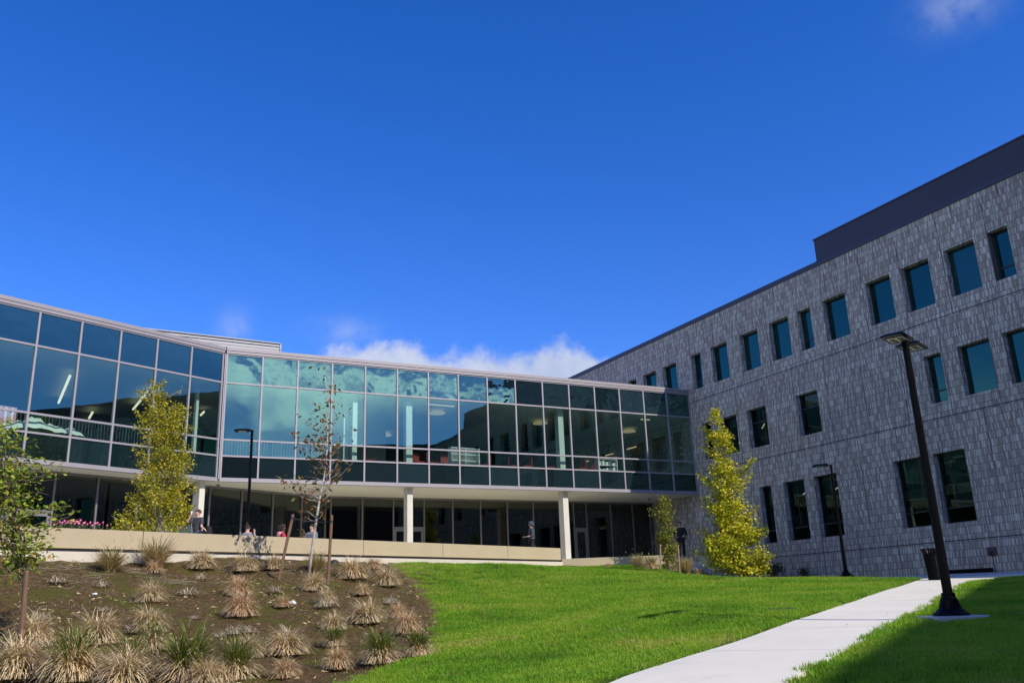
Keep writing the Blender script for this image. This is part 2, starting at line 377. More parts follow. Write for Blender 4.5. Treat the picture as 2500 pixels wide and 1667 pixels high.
# ground mesh
def ground_mat():
    t = NT('ground'); g = t.n('ShaderNodeNewGeometry').outputs['Position']
    at_ = t.n('ShaderNodeAttribute', attribute_name='bed')
    n1 = t.noise(g, 1.3, 6, .6); n2 = t.noise(g, 9, 5, .65); n3 = t.noise(g, 45, 4, .65)
    soil = t.ramp(n2, [(.25, (.058, .034, .013)), (.5, (.150, .094, .040)), (.75, (.27, .18, .088))])
    soil = t.mix(t.math('MULTIPLY', t.sstep(n3, .58, .70), .7), soil, (.24, .185, .125, 1))
    soil = t.mix(t.math('MULTIPLY', t.sstep(n1, .46, .62), .7), soil, (.125, .125, .020, 1))
    lawn = t.ramp(n1, [(.25, (.07, .13, .012)), (.55, (.09, .155, .014)), (.8, (.15, .16, .03))])
    lawn = t.mix(t.math('MULTIPLY', t.sstep(n2, .5, .75), .4), lawn, (.05, .05, .015, 1))
    e = t.math('ADD', at_.outputs['Fac'], t.math('MULTIPLY', t.math('SUBTRACT', n2, .5), .5))
    k = t.sstep(e, .12, -.12)
    rim = t.math('MULTIPLY', t.math('MULTIPLY', t.sstep(e, -.25, .0), t.sstep(e, .7, .05)), .75)
    col = t.mix(k, lawn, soil); col = t.mix(rim, col, (.24, .17, .075, 1))
    t.principled(col, .95, 0, t.bump(t.math('ADD', n2, t.math('MULTIPLY', n3, .5)), 1.0, .12), .1); return t.m
M['ground'] = ground_mat()
def ground():
    xs = np.r_[-900, -400, -180, -90, -55, -40, -30, np.arange(-24, 22, .2), np.arange(22, 32, .6), 36, 45, 60, 90, 180, 400, 900]
    ys = np.r_[-900, -400, -180, -90, -50, -30, -20, -14, np.arange(-8, 6, .5), np.arange(6, 42, .2), np.arange(42, 56, .7), 60, 66, 75, 95, 140, 260, 500, 900]
    X, Y = np.meshgrid(xs, ys); xy = np.c_[X.ravel(), Y.ravel()]; Z = ground_z(xy)
    sd = sdist(xy, bed)
    rough = np.where(sd < 0, 1.0, .15)
    near = (np.abs(xy[:, 0]) < 26) & (xy[:, 1] > 4) & (xy[:, 1] < 42)
    pv = is_paved(xy)
    h = (np.sin(xy[:, 0]*2.3+1)*np.cos(xy[:, 1]*1.9)+np.sin(xy[:, 0]*5.1+xy[:, 1]*4.3)*.5+rng.normal(0, .5, len(xy)))*.04*rough
    Z = Z+np.where(near & ~pv, h, 0)-np.where(pv, .09, 0)
    under = inside(xy, terr_poly); Z = np.where(under, np.minimum(Z, 1.5), Z)
    nx = len(xs); v = np.c_[xy, Z]
    i = np.arange(len(xs)*len(ys)).reshape(len(ys), nx)
    f = np.stack([i[:-1, :-1], i[:-1, 1:], i[1:, 1:], i[1:, :-1]], -1).reshape(-1, 4)
    me = bpy.data.meshes.new('ground'); me.from_pydata(v.tolist(), [], f.tolist()); me.materials.append(M['ground'])
    a = me.attributes.new('bed', 'FLOAT', 'POINT'); a.data.foreach_set('value', np.clip(sd, -5, 5).astype(np.float32))
    me.polygons.foreach_set('use_smooth', [True]*len(f))
    o = bpy.data.objects.new('ground', me); COL.objects.link(o); tag(o, kind='structure'); return o

LW0 = Pe.copy(); LW1 = Pe+np.array([5.2, 0, 0])                     # low wall, facing the eye squarely
ST_A, ST_B = 1.1, 4.3                                                # stair between these offsets from the grey facade
tp = [fr(P0, dW, nW, -18, -.1), fr(P0, dW, nW, 17.6, -.1), LW1+np.array([0, .1, 0]), fr(PC, dR, nR, -1.4, ST_B), fr(PC, dR, nR, -1.4, .0), fr(PC, dR, nR, 24, 0), fr(PL, dL, nL, -6, -22), fr(PL, dL, nL, -24, -22)]
terr_poly = np.array([p[:2] for p in tp])
ground()
mb = MB(); mb.prism([tuple(p) for p in terr_poly], 1.2, TERR); tag(mb.build('terrace', M['terrace_conc']), kind='structure')
def draped(name, poly_fn, ns, nt, mat, lift, kind='structure', skirt=.18):
    """a paving sheet laid on the ground with real edges"""
    vs = []
    for i in range(ns+1):
        for j in range(nt+1):
            p = poly_fn(i/ns, j/nt); vs.append((p[0], p[1]))
    z = ground_z(np.array(vs))+lift
    mb = MB(); mb.v = [(vs[k][0], vs[k][1], z[k]) for k in range(len(vs))]
    w = nt+1
    for i in range(ns):
        for j in range(nt): mb.f.append((i*w+j, (i+1)*w+j, (i+1)*w+j+1, i*w+j+1)); mb.mi.append(0)
    ring = [i*w for i in range(ns+1)]+[ns*w+j for j in range(1, nt+1)]+[i*w+nt for i in range(ns-1, -1, -1)]+[j for j in range(nt-1, 0, -1)]
    k = len(mb.v); mb.v += [(mb.v[r_][0], mb.v[r_][1], mb.v[r_][2]-skirt) for r_ in ring]
    for q in range(len(ring)):
        q2 = (q+1) % len(ring); mb.f.append((ring[q], ring[q2], k+q2, k+q)); mb.mi.append(0)
    o = mb.build(name, mat); tag(o, kind=kind); return o
def path_mat():
    t = NT('path_slabs'); g = t.n('ShaderNodeNewGeometry').outputs['Position']
    dp = t.n('ShaderNodeVectorMath', operation='DOT_PRODUCT'); t.l(g, dp.inputs[0]); dp.inputs[1].default_value = (PD[0], PD[1], 0)
    f = t.math('FRACT', t.math('DIVIDE', dp.outputs['Value'], 3.05)); ln = t.math('SUBTRACT', 1.0, t.sstep(t.math('ABSOLUTE', t.math('SUBTRACT', f, .5)), .002, .006))
    n1 = t.noise(g, .8, 6, .6); n2 = t.noise(g, 30, 4, .7)
    col = t.ramp(n1, [(.3, (.755, .70, .575)), (.7, (.69, .64, .52))])
    col = t.mix(t.math('MULTIPLY', t.sstep(n2, .55, .8), .35), col, (.48, .45, .40, 1))
    st = t.noise(g, 2.2, 6, .75); col = t.mix(t.math('MULTIPLY', t.sstep(st, .52, .74), .32), col, (.52, .47, .38, 1))
    col = t.mix(t.math('MULTIPLY', ln, .75), col, (.20, .19, .17, 1))
    t.principled(col, .9, 0, t.bump(t.math('SUBTRACT', n2, ln), .2, .01), .25); return t.m
M['path'] = path_mat()
def path_fn(a, b):
    s_ = -4+a*(S_END+.6+4); o = offL+(offR-offL)*b
    fl = max(0, (s_-(S_END-4.5))/4.5)               # flares to the right where it meets the walkway
    if b > 0: o -= b*fl*fl*2.2
    return path_pt(s_, o)
draped('path', path_fn, 60, 6, M['path'], .012)
def walk_fn(a, b): return fr(PC, dR, nR, -3.6-a*38, walk_in+(walk_out-walk_in)*b)[:2]
draped('walkway', walk_fn, 50, 6, M['walk_conc'], .006)

# ------------------------------------------------------------------ glass building
GB = empty('glass_building', tuple(PC), R(AM), 'long teal glass upper storey on slim concrete columns, bent at a corner left of centre', 'building')
def loc_in(root_p, root_a, P): 
    d = P-root_p; c, s_ = math.cos(R(-root_a)), math.sin(R(-root_a)); return (c*d[0]-s_*d[1], s_*d[0]+c*d[1], d[2])
lL = loc_in(PC, AM, PL); rL = R(AL-AM)
frames = {'M': ((0, 0, 0), 0.0), 'L': (lL, rL)}
def part(mb, name, mat, fr_='M', parent=None, **k):
    l, r_ = frames[fr_]
    return mb.build(name, mat, parent or GB, loc=l, rz=r_, **k)
ZB, ZT = 5.26, 10.62
ZR = (5.37, 6.28, 6.95, 9.35, 10.62)
BAY = 24.29/16
def curtain(fr_, u0, u1, muls, ends):
    """frame of one wing (mullions and rails as one assembly) with every pane a child of it; outward is -y"""
    mb = MB(); hw = .034
    for u in muls: mb.box(u-hw, u+hw, -.055, .06, ZB+.07, ZT)
    for a, b in zip(muls[:-1], muls[1:]):
        for z in (6.28, 6.95, 9.35): mb.box(a+hw, b-hw, -.047, .05, z-.034, z+.034)
        mb.box(a+hw, b-hw, -.050, .05, ZB+.07, ZB+.13); mb.box(a+hw, b-hw, -.050, .05, ZT-.05, ZT)
    mb.box(u0, u1, -.085, .10, ZB-.03, ZB+.067)
    fo = part(mb, 'curtain_wall', M['frame'], fr_)
    for a, b in zip(muls[:-1], muls[1:]):
        for (z0, z1), mt in (((ZB+.13, 6.246), M['spandrel_low']), ((6.314, 6.916), M['vision']), ((6.984, 9.316), M['vision']), ((9.384, ZT-.05), M['spandrel'])):
            p = MB(); y = random.uniform(-.006, .006); y2 = y+random.uniform(-.006, .006); y3 = random.uniform(-.004, .004)
            p.quad((a+hw, y, z0), (b-hw, y2, z0), (b-hw, y2+y3, z1), (a+hw, y+y3, z1)); p.build('pane', mt, fo)
    return fo
mM = [-24.29+BAY*k for k in range(17)]; mM[0] += .035; mM[-1] -= .03
mL = [-15.20+1.52*k for k in range(11)]; mL[-1] -= .035
curtain('M', mM[0]-.034, 0.0-.002, mM, 0); curtain('L', mL[0], mL[-1]+.034, mL, 0)
mb = MB(); mb.box(-24.34, -24.24, -.03, .12, ZB+.07, ZT); part(mb, 'corner_post', M['frame'])
# fascia: lower band, shadow gap, upper band with a drip edge
for f_, a, b in (('M', -24.29, -.004), ('L', -15.6, .0)):
    mb = MB(); mb.box(a, b, -.085, .25, ZT+.002, ZT+.105); mb.box(a, b, -.055, .25, ZT+.107, ZT+.121, 1); mb.box(a, b, -.10, .25, ZT+.123, ZT+.262)
    part(mb, 'fascia', [M['cap'], M['dark_frame']], f_)
    # set-back frame of roof, floors, soffit
mb = MB()
def Mloc(P): return loc_in(PC, AM, P)[:2]
def Lp(u, o): return Mloc(fr(PL, dL, nL, u, o))
roofpoly = [(-.01, .26), (-.01, 15), Lp(10, -17), Lp(-15.6, -17), Lp(-15.6, -.26), Lp(-.1, -.26)]
mb.prism(roofpoly, ZT+.05, ZT+.18); part(mb, 'roof', M['cap'])
mb = MB(); inpoly = [(-.01, .12), (-.01, 14.9), Lp(10, -16.9), Lp(-15.5, -16.9), Lp(-15.5, -.12), Lp(-.05, -.12)]
mb.prism(inpoly, 9.36, 9.50); part(mb, 'ceiling', M['inner_white'])
mb = MB(); mb.prism(inpoly, 6.05, 6.27); part(mb, 'upper_floor', M['carpet'])
mb = MB(); mb.prism(inpoly, ZB-.012, ZB+.06); part(mb, 'soffit', M['soffit'])
mb = MB(); mb.box(-24, -.3, 11.0, 11.2, 6.27, 9.36); part(mb, 'back_wall', M['inner_dark'])
mb = MB(); mb.box(-15.4, 6, 9.0, 9.2, 6.27, 9.36); part(mb, 'back_wall', M['inner_dark'], 'L')
mb = MB(); mb.box(-24, -.3, 10.0, 10.2, TERR, ZB-.02); part(mb, 'ground_floor_back_wall', M['inner_dark'])
mb = MB(); mb.box(-15.5, 2, 8.0, 8.2, TERR, ZB-.02); mb.box(-15.7, -15.51, 1.3, 8.2, TERR, ZB-.02); part(mb, 'ground_floor_back_wall', M['inner_dark'], 'L')
mb = MB(); mb.box(-18.9, -18.65, .9, 6.5, 6.27, 9.36); mb.box(-18.9, -15.0, 6.5, 6.65, 6.27, 9.36); part(mb, 'partition_wall', M['inner_white'])
# columns: blades standing under the glass wing and carried up inside it
def column(frm, u, y0, w, dpt):
    mb = MB(); mb.box(u-w/2, u+w/2, y0, y0+dpt, TERR, ZB-.014); c = part(mb, 'column', M['col_conc'], frm, bevel=.012)
    return c
column('M', -15.98, .28, .27, .46); column('M', -7.92, .28, .30, .46); column('L', -.42, .28, .25, .46)
for u, w in ((-15.98, .30), (-7.92, .30), (-18.55, .22)):
    mb = MB(); mb.box(u-w/2, u+w/2, .35, .72, 6.27, 9.36); part(mb, 'inner_column', M['inner_white'], bevel=.01)
mb = MB(); mb.box(-.62, -.50, .8, .95, 6.27, 9.36); part(mb, 'inner_column', M['inner_white'], 'L')
# ceiling discs (round lamps, softly lit)
M['disc'] = NT('disc_lamp'); _e = M['disc'].n('ShaderNodeEmission'); _e.inputs[0].default_value = (1, .82, .5, 1); _e.inputs[1].default_value = .30; M['disc'].l(_e.outputs[0], M['disc'].out.inputs[0]); M['disc'] = M['disc'].m
for x, y in ((938, 1063), (1067.6, 1009.4), (1318.9, 1033.8), (1535.4, 1054), (1546.7, 1084.5)):
    r_ = ray(x, y); P = r_*(9.18/r_[2]); q = loc_in(PC, AM, P)
    mb = MB(); mb.lathe([(.30, .10), (.40, .02), (.40, 0), (.0, -.012)], 24, (q[0], q[1], 9.18)); part(mb, 'ceiling_lamp', M['disc'], smooth=False)
# linear lamps (lit tubes) hung from the ceiling of the left wing and beside the grey block
def emis(name, c, s_):
    t = NT(name); e = t.n('ShaderNodeEmission'); e.inputs[0].default_value = c4(c); e.inputs[1].default_value = s_; t.l(e.outputs[0], t.out.inputs[0]); return t.m
M['tube'] = emis('lit_tube', (1, .93, .70), 1.1); M['tube_dim'] = emis('dim_lit_tube', (1, .85, .55), .5)
def on_z(x, y, z): r_ = ray(x, y); return r_*(z/r_[2])
for (xa, ya, xb, yb) in ((171, 917, 143, 983), (226, 1006, 214, 1027), (361, 955, 325, 999), (498, 1005, 490, 1013)):
    A, B = on_z(xa, ya, 9.1), on_z(xb, yb, 9.1); qa, qb = loc_in(PC, AM, A), loc_in(PC, AM, B)
    mb = MB(); mb.tube([qa, qb], .05, 6); part(mb, 'linear_lamp', M['tube'])
for (xa, ya, xb, yb) in ((1642, 1102, 1662, 1096), (1584, 1117, 1600, 1112), (1562, 1135, 1576, 1131), (1041, 986, 1109, 992), (1577, 1019, 1600, 1020)):
    z = 9.15 if ya < 1060 else 8.6
    A, B = on_z(xa, ya, z), on_z(xb, yb, z); qa, qb = loc_in(PC, AM, A), loc_in(PC, AM, B)
    if min(qa[1], qb[1]) < .3 or max(qa[0], qb[0]) > -.2: 
        sh = .35; qa = (min(qa[0], -.3), max(qa[1], sh), qa[2]); qb = (min(qb[0], -.25), max(qb[1], sh), qb[2])
    mb = MB(); mb.tube([qa, qb], .035, 6); part(mb, 'linear_lamp', M['tube_dim'])
# interior guard rails
for f_, a, b, y in (('L', -14, -.6, 1.6), ('M', -23.8, -19.6, 1.9)):
    mb = MB(); k = a
    mb.box(a, b, y-.02, y+.02, 7.30, 7.34)
    while k < b: mb.box(k-.008, k+.008, y-.008, y+.008, 6.28, 7.30); k += .125
    part(mb, 'guard_rail', simple('rail_metal_'+f_, (.20, .22, .22), (.2, .21, .21), 3, .4, .6), f_)
# storefront of the ground floor
def storefront(fr_, y, muls, doors, z1=ZB-.016, plinth=None):
    mb = MB(); hw = .032
    for u in muls: mb.box(u-hw, u+hw, y-.06, y+.06, TERR, z1)
    a, b = muls[0], muls[-1]
    mb.box(a, b, y-.04, y+.055, z1-.09, z1-.001); mb.box(a, b, y-.045, y+.05, TERR+.001, TERR+.10)
    fo = part(mb, 'storefront', M['store_frame'], fr_)
    for a, b in zip(muls[:-1], muls[1:]):
        mid = (a+b)/2; dr = any(a < d < b for d in doors)
        z0 = TERR+.10 if not dr else TERR+2.14
        p = MB(); p.quad((a+hw, y, z0), (b-hw, y, z0), (b-hw, y, z1-.09), (a+hw, y, z1-.09)); p.build('pane', M['store_glass'], fo)
        if dr:
            d = MB(); 
            d.box(a+hw, b-hw, y-.05, y+.05, TERR+2.06, TERR+2.14)
            d.box(a+hw+.01, a+hw+.12, y-.035, y+.035, TERR+.1, TERR+2.055); d.box(b-hw-.12, b-hw-.01, y-.035, y+.035, TERR+.1, TERR+2.055)
            d.box(a+hw+.12, b-hw-.12, y-.034, y+.034, TERR+1.93, TERR+2.055); d.box(a+hw+.12, b-hw-.12, y-.034, y+.034, TERR+.1, TERR+.32)
            l, r_ = frames[fr_]; do = d.build('door', M['store_frame'], GB, loc=l, rz=r_)
            p = MB(); p.quad((a+hw+.12, y, TERR+.32), (b-hw-.12, y, TERR+.32), (b-hw-.12, y, TERR+1.93), (a+hw+.12, y, TERR+1.93)); p.build('pane', M['store_glass'], do)
            h = MB(); h.tube([(b-hw-.17, y-.09, TERR+.75), (b-hw-.17, y-.09, TERR+1.45)], .014, 6); h.build('handle', M['dark_frame'], do)
ms = [-18.55, -17.02, -15.46, -13.87, -12.34, -10.80, -9.28, -7.76, -6.15, -5.30, -4.50, -2.95, -1.5, -.35]
storefront('M', 4.0, ms, (-14.6, -4.9))
storefront('L', 1.3, [-15.5, -13.9, -12.3, -10.7, -9.1, -7.38, -5.81, -4.21, -2.6, -1.0, .6, 2.18, 3.82, 5.43, 6.85], (-6.5, -8))
# roof plant screen
A_ = 30.4
PS_ = PC-nM*5.0
scr = MB(); p1 = at(683.5, 840.4, 1); 
def hitplane_v(x, y, P, d):
    n = np.array([d[1], -d[0], 0]); r_ = ray(x, y); return r_*((n@P)/(n@r_))
q1 = hitplane_v(683.3, 840.4, PS_, dM); q0 = q1-np.array([dv(A_)[0], dv(A_)[1], 0])*9.0
zt = q1[2]
scr.box(-9, 0, 0, .25, ZT+.2, zt); 
k = zt-.14
while k > ZT+.5: scr.box(-9, 0, -.05, -.002, k, k+.05); k -= .30
scr.box(-.0, .06, -.06, .25, ZT+.2, zt+.02); scr.box(-9, -.002, -.06, .25, zt+.002, zt+.05)
lo = loc_in(PC, AM, np.array([q1[0], q1[1], 0])); so = scr.build('roof_screen', M['louver'], GB, loc=lo, rz=R(A_-AM))
# dome cameras under the soffit
for x, y in ((534, 1182), (1585, 1216)):
    P = on_z(x, y, ZB-.02); q = loc_in(PC, AM, P); mb = MB(); mb.lathe([(.07, 0), (.07, -.03), (.055, -.075), (.02, -.10)], 12, (q[0], max(q[1], .2) if x > 1000 else q[1]+.1, ZB-.014)); part(mb, 'dome_camera', M['store_frame'], smooth=True)

# ------------------------------------------------------------------ things inside the upper storey, seen through the glass
def chair_mesh():
    s = MB(); s.box(-.24, .24, -.24, .24, .43, .50); b = MB(); b.box(-.23, .23, .20, .26, .52, .95)
    lg = MB(); lg.box(-.02, .02, -.02, .02, 0, .428); return s.mesh('chair_seat', M['red']), b.mesh('chair_back', M['red']), lg.mesh('chair_leg', M['dark_frame'])
cs, cb, cl = chair_mesh()
spots = [(1020, 'left of the inner column'), (1055, 'left of the white shelf'), (1090, 'just left of the white shelf'), (1185, 'right of the white shelf'), (1252, 'third bay right of the shelf'), (1285, 'between shelf and right inner column'), (1340, 'left of the right inner column'), (1415, 'right of the right inner column'), (1452, 'two bays right of the inner column'), (905, 'left of the middle column')]
lab = ['red chair behind the glass next to the tall pale inner column', 'red chair behind the glass two bays before the white shelf', 'red chair behind the glass touching the left of the white shelf', 'red chair behind the glass to the right of the white shelf', 'red chair facing left behind the glass, well right of the shelf', 'red chair low behind the glass midway to the right inner column', 'red chair behind the glass just left of the right pale column', 'red chair behind the glass right of the right pale column', 'rightmost red chair behind the glass of the upper storey', 'leftmost red chair behind the glass of the upper storey']
for (x, _), lb in zip(spots, lab):
    P = hitplane_v(x, 1120, PC-nM*2.4, dM); q = loc_in(PC, AM, P)
    rt = empty('chair', (P[0], P[1], 6.27), R(AM)+random.uniform(-2, 2), lb, 'chair', 'red chairs in the upper storey')
    link_mesh('seat', cs, rt); link_mesh('backrest', cb, rt)
    for sx in (-.2, .2):
        for sy in (-.2, .2): link_mesh('leg', cl, rt, (sx, sy, 0))
P = hitplane_v(1128, 1120, PC-nM*1.0, dM); bk = empty('bookshelf', (P[0], P[1], 6.27), R(AM+8), 'white low bookshelf standing behind the glass of the upper storey', 'bookshelf')
mb = MB(); mb.box(-.75, .75, -.02, .0, 0, .95); mb.build('back_panel', M['white_paint'], bk)
for z in (0.02, .33, .63, .93): mb = MB(); mb.box(-.75, .75, -.34, -.021, z, z+.03); mb.build('shelf', M['white_paint'], bk)
for x in (-.78, 0, .752): mb = MB(); mb.box(x, x+.03, -.34, 0, 0, .97); mb.build('side_panel', M['white_paint'], bk)
for x, lb in ((1480, 'white metal shelf rack of small boxes right of the pale column, behind glass'),):
    P = hitplane_v(x, 1135, PC-nM*.9, dM); rk = empty('rack', (P[0], P[1], 6.27), R(AM), lb, 'rack')
    for zz in (.1, .42, .74): mb = MB(); mb.box(-.6, .6, -.15, .15, zz, zz+.02); mb.build('shelf', M['white_paint'], rk)
    for xx in (-.6, .58):
        mb = MB(); mb.box(xx, xx+.02, -.15, .15, 0, .9); mb.build('upright', M['white_paint'], rk)
    for zz in (.12, .44):
        for k in range(5):
            mb = MB(); xx = -.5+k*.21; mb.box(xx, xx+.13, -.1, .1, zz, zz+random.uniform(.12, .24)); mb.build('box', M['white_paint'], rk)
# white dust sheet and a red crate by the left wing's rail
P = fr(PL, dL, nL, -6.6, -.62); mb = MB(); ng = 26
gx = np.linspace(-1.6, 1.6, ng); gy = np.linspace(-.45, .45, 9)
for i, x in enumerate(gx):
    for j, y in enumerate(gy):
        h = .62*math.exp(-((x+.5)/.9)**2)+.35*math.exp(-((x-.8)/.5)**2)+.05*math.sin(x*9+y*5)+.04*math.sin(x*17-y*7)
        mb.v.append((x, y, max(.012, h*(1-(abs(y)/.55)**2)+.02)))
for i in range(ng-1):
    for j in range(8): mb.f.append((i*9+j, (i+1)*9+j, (i+1)*9+j+1, i*9+j+1)); mb.mi.append(0)
sh = mb.build('dust_sheet', M['rug'], smooth=True, loc=(P[0], P[1], 6.28), rz=R(AL)); tag(sh, 'crumpled white dust sheet lying behind the left upper glass', 'dust sheet')
P = fr(PL, dL, nL, -8.6, -.9); mb = MB(); mb.box(-1.0, 1.0, -.05, .05, 0, .98)
for k in range(9): mb.box(-.95+k*.22, -.87+k*.22, -.075, -.052, .03, .95, 1)
tag(mb.build('slatted_panel', [M['pink_hood'], M['white_paint']], loc=(P[0], P[1], 6.28), rz=R(AL)), 'pinkish slatted panel behind the glass at the far left', 'panel')

# ------------------------------------------------------------------ grey block
GR = empty('grey_building', tuple(PC), R(AR), 'three storey grey shingle clad block with dark blue roof edge on the right', 'building')
ZP = 14.38
wins = []                                       # u0,u1,z0,z1,kind,bar
for u0, u1 in ((6.6, 7.6), (4.72, 5.6), (2.75, 4.02), (.82, 2.12), (-3.47, -2.17), (-5.77, -4.48), (-7.89, -6.58), (-11.39, -10.06), (-13.81, -12.53), (-15.7, -14.37), (-17.73, -16.42)): wins.append((u0, u1, 10.76, 12.68, 'top', 0))
for u0, u1 in ((-1.34, -.52), (-9.3, -8.48), (-19.1, -18.3)): wins.append((u0, u1, 10.76, 12.68, 'top', 1))
for u0, u1 in ((-23.2, -21.9), (-25.4, -24.1), (-29, -27.7), (-31.5, -30.2)): wins.append((u0, u1, 10.76, 12.68, 'top', 0))
for u0, u1, b in ((-1.6, -.92, 0), (-3.59, -2.3, 0), (-5.71, -4.38, 2), (-9.05, -7.72, 2), (-15.5, -14.72, 1), (-17.55, -16.22, 0), (-19.4, -18.09, 0), (-24, -22.7, 0), (-28, -26.7, 0)): wins.append((u0, u1, 6.91, 8.82, 'mid', b))
for u0, u1 in ((-2.4, -1.1), (-5.43, -4.62), (-7.55, -6.23), (-9.49, -8.15), (-13.85, -12.5), (-15.76, -14.38), (-20, -18.7), (-24, -22.6), (-28, -26.6)): wins.append((u0, u1, 2.35, 5.01, 'low', 3))
U0, U1 = -39.0, 14.0
def wall_with_holes():
    us = sorted({U0, U1, *[w[0] for w in wins], *[w[1] for w in wins]}); zs = sorted({-1.0, ZP, *[w[2] for w in wins], *[w[3] for w in wins]})
    mb = MB(); DP = .34; rr = .06
    for i in range(len(us)-1):
        j = 0
        while j < len(zs)-1:
            uc = (us[i]+us[i+1])/2; zc = (zs[j]+zs[j+1])/2
            if not any(w[0] < uc < w[1] and w[2] < zc < w[3] for w in wins):
                mb.quad((us[i+1], 0, zs[j]), (us[i], 0, zs[j]), (us[i], 0, zs[j+1]), (us[i+1], 0, zs[j+1]))
            j += 1
    for u0, u1, z0, z1, k, b in wins:
        mb.quad((u0, 0, z0), (u0, -DP, z0), (u0, -DP, z1), (u0, 0, z1)); mb.quad((u1, -DP, z0), (u1, 0, z0), (u1, 0, z1), (u1, -DP, z1))
        mb.quad((u0, 0, z1), (u0, -DP, z1), (u1, -DP, z1), (u1, 0, z1)); mb.quad((u0, -DP, z0), (u0, 0, z0), (u1, 0, z0), (u1, -DP, z0))
    return mb
wm = wall_with_holes(); wm.build('wall', M['shingle'], GR)
mb = MB()
mb.quad((U1, -18, -1), (U1, 0, -1), (U1, 0, ZP), (U1, -18, ZP)); mb.quad((U0, -18, -1), (U1, -18, -1), (U1, -18, ZP), (U0, -18, ZP)); mb.build('wall', M['shingle'], GR)
mb = MB(); mb.box(U0, U1, -18, -.13, ZP-.3, ZP-.1); mb.build('roof', M['coping'], GR)
mb = MB(); mb.box(U0, -10.14, -.12, .05, ZP+.001, ZP+.16); mb.box(-10.138, U1+.05, -.12, .05, ZP+.001, ZP+.22); mb.build('coping', M['coping'], GR)
mb = MB(); mb.box(-30, -10.13, -14, .03, ZP+.162, 15.62); mb.box(-30.03, -10.10, -14.03, .06, 15.622, 15.69); mb.build('penthouse', M['penthouse'], GR)
# rooms behind the ground and middle windows
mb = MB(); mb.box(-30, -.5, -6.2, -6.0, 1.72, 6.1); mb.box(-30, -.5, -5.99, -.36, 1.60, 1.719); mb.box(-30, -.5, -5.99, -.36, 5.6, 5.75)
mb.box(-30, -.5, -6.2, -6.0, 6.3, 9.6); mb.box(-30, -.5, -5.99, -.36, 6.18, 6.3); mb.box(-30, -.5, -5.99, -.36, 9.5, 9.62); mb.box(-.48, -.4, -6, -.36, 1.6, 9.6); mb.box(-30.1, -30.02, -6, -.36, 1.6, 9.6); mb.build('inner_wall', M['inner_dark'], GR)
mb = MB(); mb.box(-16.5, -7.9, -3.2, -3.0, 3.75, 4.15); mb.build('inner_beam', simple('inner_beam', (.4, .36, .26), (.36, .33, .24), 2, .7), GR)
for k, (u, z, y) in enumerate(((-8.2, 4.75, -1.6), (-6.6, 4.75, -2.6), (-5.0, 4.75, -2.2), (-8.4, 8.5, -2.4), (-4.9, 8.3, -2.4), (-3.1, 8.4, -1.8))):
    mb = MB(); mb.tube([(u-.5, y, z), (u+.45, y-.7, z)], .03, 6); mb.build('linear_lamp', M['tube_dim'], GR)
for u0, u1, z0, z1, k, b in wins:
    mb = MB(); y0, y1 = -.335, -.26; t_ = .05
    mb.box(u0+.001, u0+t_, y0, y1, z0+.001, z1-.001); mb.box(u1-t_, u1-.001, y0, y1, z0+.001, z1-.001)
    mb.box(u0+t_, u1-t_, y0, y1, z0+.001, z0+t_); mb.box(u0+t_, u1-t_, y0, y1, z1-t_, z1-.001)
    bars = []
    if b == 1: bars = [z0+.50]
    if b == 3: bars = [z0+.58]
    if b == 2: bars = [z0+1.25]
    for zb in bars: mb.box(u0+t_, u1-t_, y0+.005, y1-.003, zb-.03, zb+.03)
    if b in (2, 3): mb.box(u0+(u1-u0)*.62-.02, u0+(u1-u0)*.62+.02, y0-.03, y0+.02, (bars[0]+.03), z1-t_)
    wo = mb.build('window', M['dark_frame'], GR)
    edges = [z0+t_]+[q for zb in bars for q in (zb-.03, zb+.03)]+[z1-t_]
    for za, zb in zip(edges[0::2], edges[1::2]):
        p = MB(); p.quad((u1-t_, -.30, za), (u0+t_, -.30, za), (u0+t_, -.30, zb), (u1-t_, -.30, zb))
        p.build('pane', M['win_glass'] if k == 'top' or u0 < -10 and k == 'mid' else M['win_clear'], wo)
# unseen block added on the right, outside the frame: its roof edge throws the shade across the near lawn
GBw = 58.7
# -------- fixtures on the grey wall
mb = MB(); mb.box(-16.30, -15.98, .001, .08, 1.08, 1.38); mb.tube([(-16.12, .10, 1.22), (-16.12, .2, 1.2)], .07, 10); mb.build('hose_inlet', M['sign_red'], GR, bevel=.01)
mb = MB(); mb.box(-16.2, -13.9, .25, .62, .50, .66); mb.box(-16.1, -16.0, .27, .6, .3, .499); mb.box(-14.1, -14.0, .27, .6, .3, .499)
benchz = mb.build('bench', M['black_metal']); benchz.location = tuple(PC); benchz.rotation_euler = (0, 0, R(AR)); tag(benchz, 'long low dark bench against the grey wall, right of the litter bin', 'bench')
# white sculpture inside the ground floor window, on a plinth
P = fr(PC, dR, nR, -7.05, -1.0); sc = empty('sculpture', (P[0], P[1], 1.72), R(AR), 'tall pale leaf-shaped sculpture on a block behind the ground floor window', 'sculpture')
prof = [(.0, .22), (.35, .30), (.8, .36), (1.3, .36), (1.8, .27), (2.2, .14), (2.45, .03)]
mb = MB()
for k, (z, w) in enumerate(prof):
    mb.v += [(-w, 0, z+.55), (0, -.16*w/.36, z+.55), (w*.8, 0, z+.55), (.05, .20*w/.36, z+.55)]
    if k:
        for j in range(4): a = (k-1)*4+j; b2 = (k-1)*4+(j+1) % 4; mb.f.append((a, b2, b2+4, a+4)); mb.mi.append(0)
mb.build('figure', M['soffit'], sc); mb = MB(); mb.box(-.32, .32, -.25, .25, 0, .548); mb.build('plinth', M['white_paint'], sc)

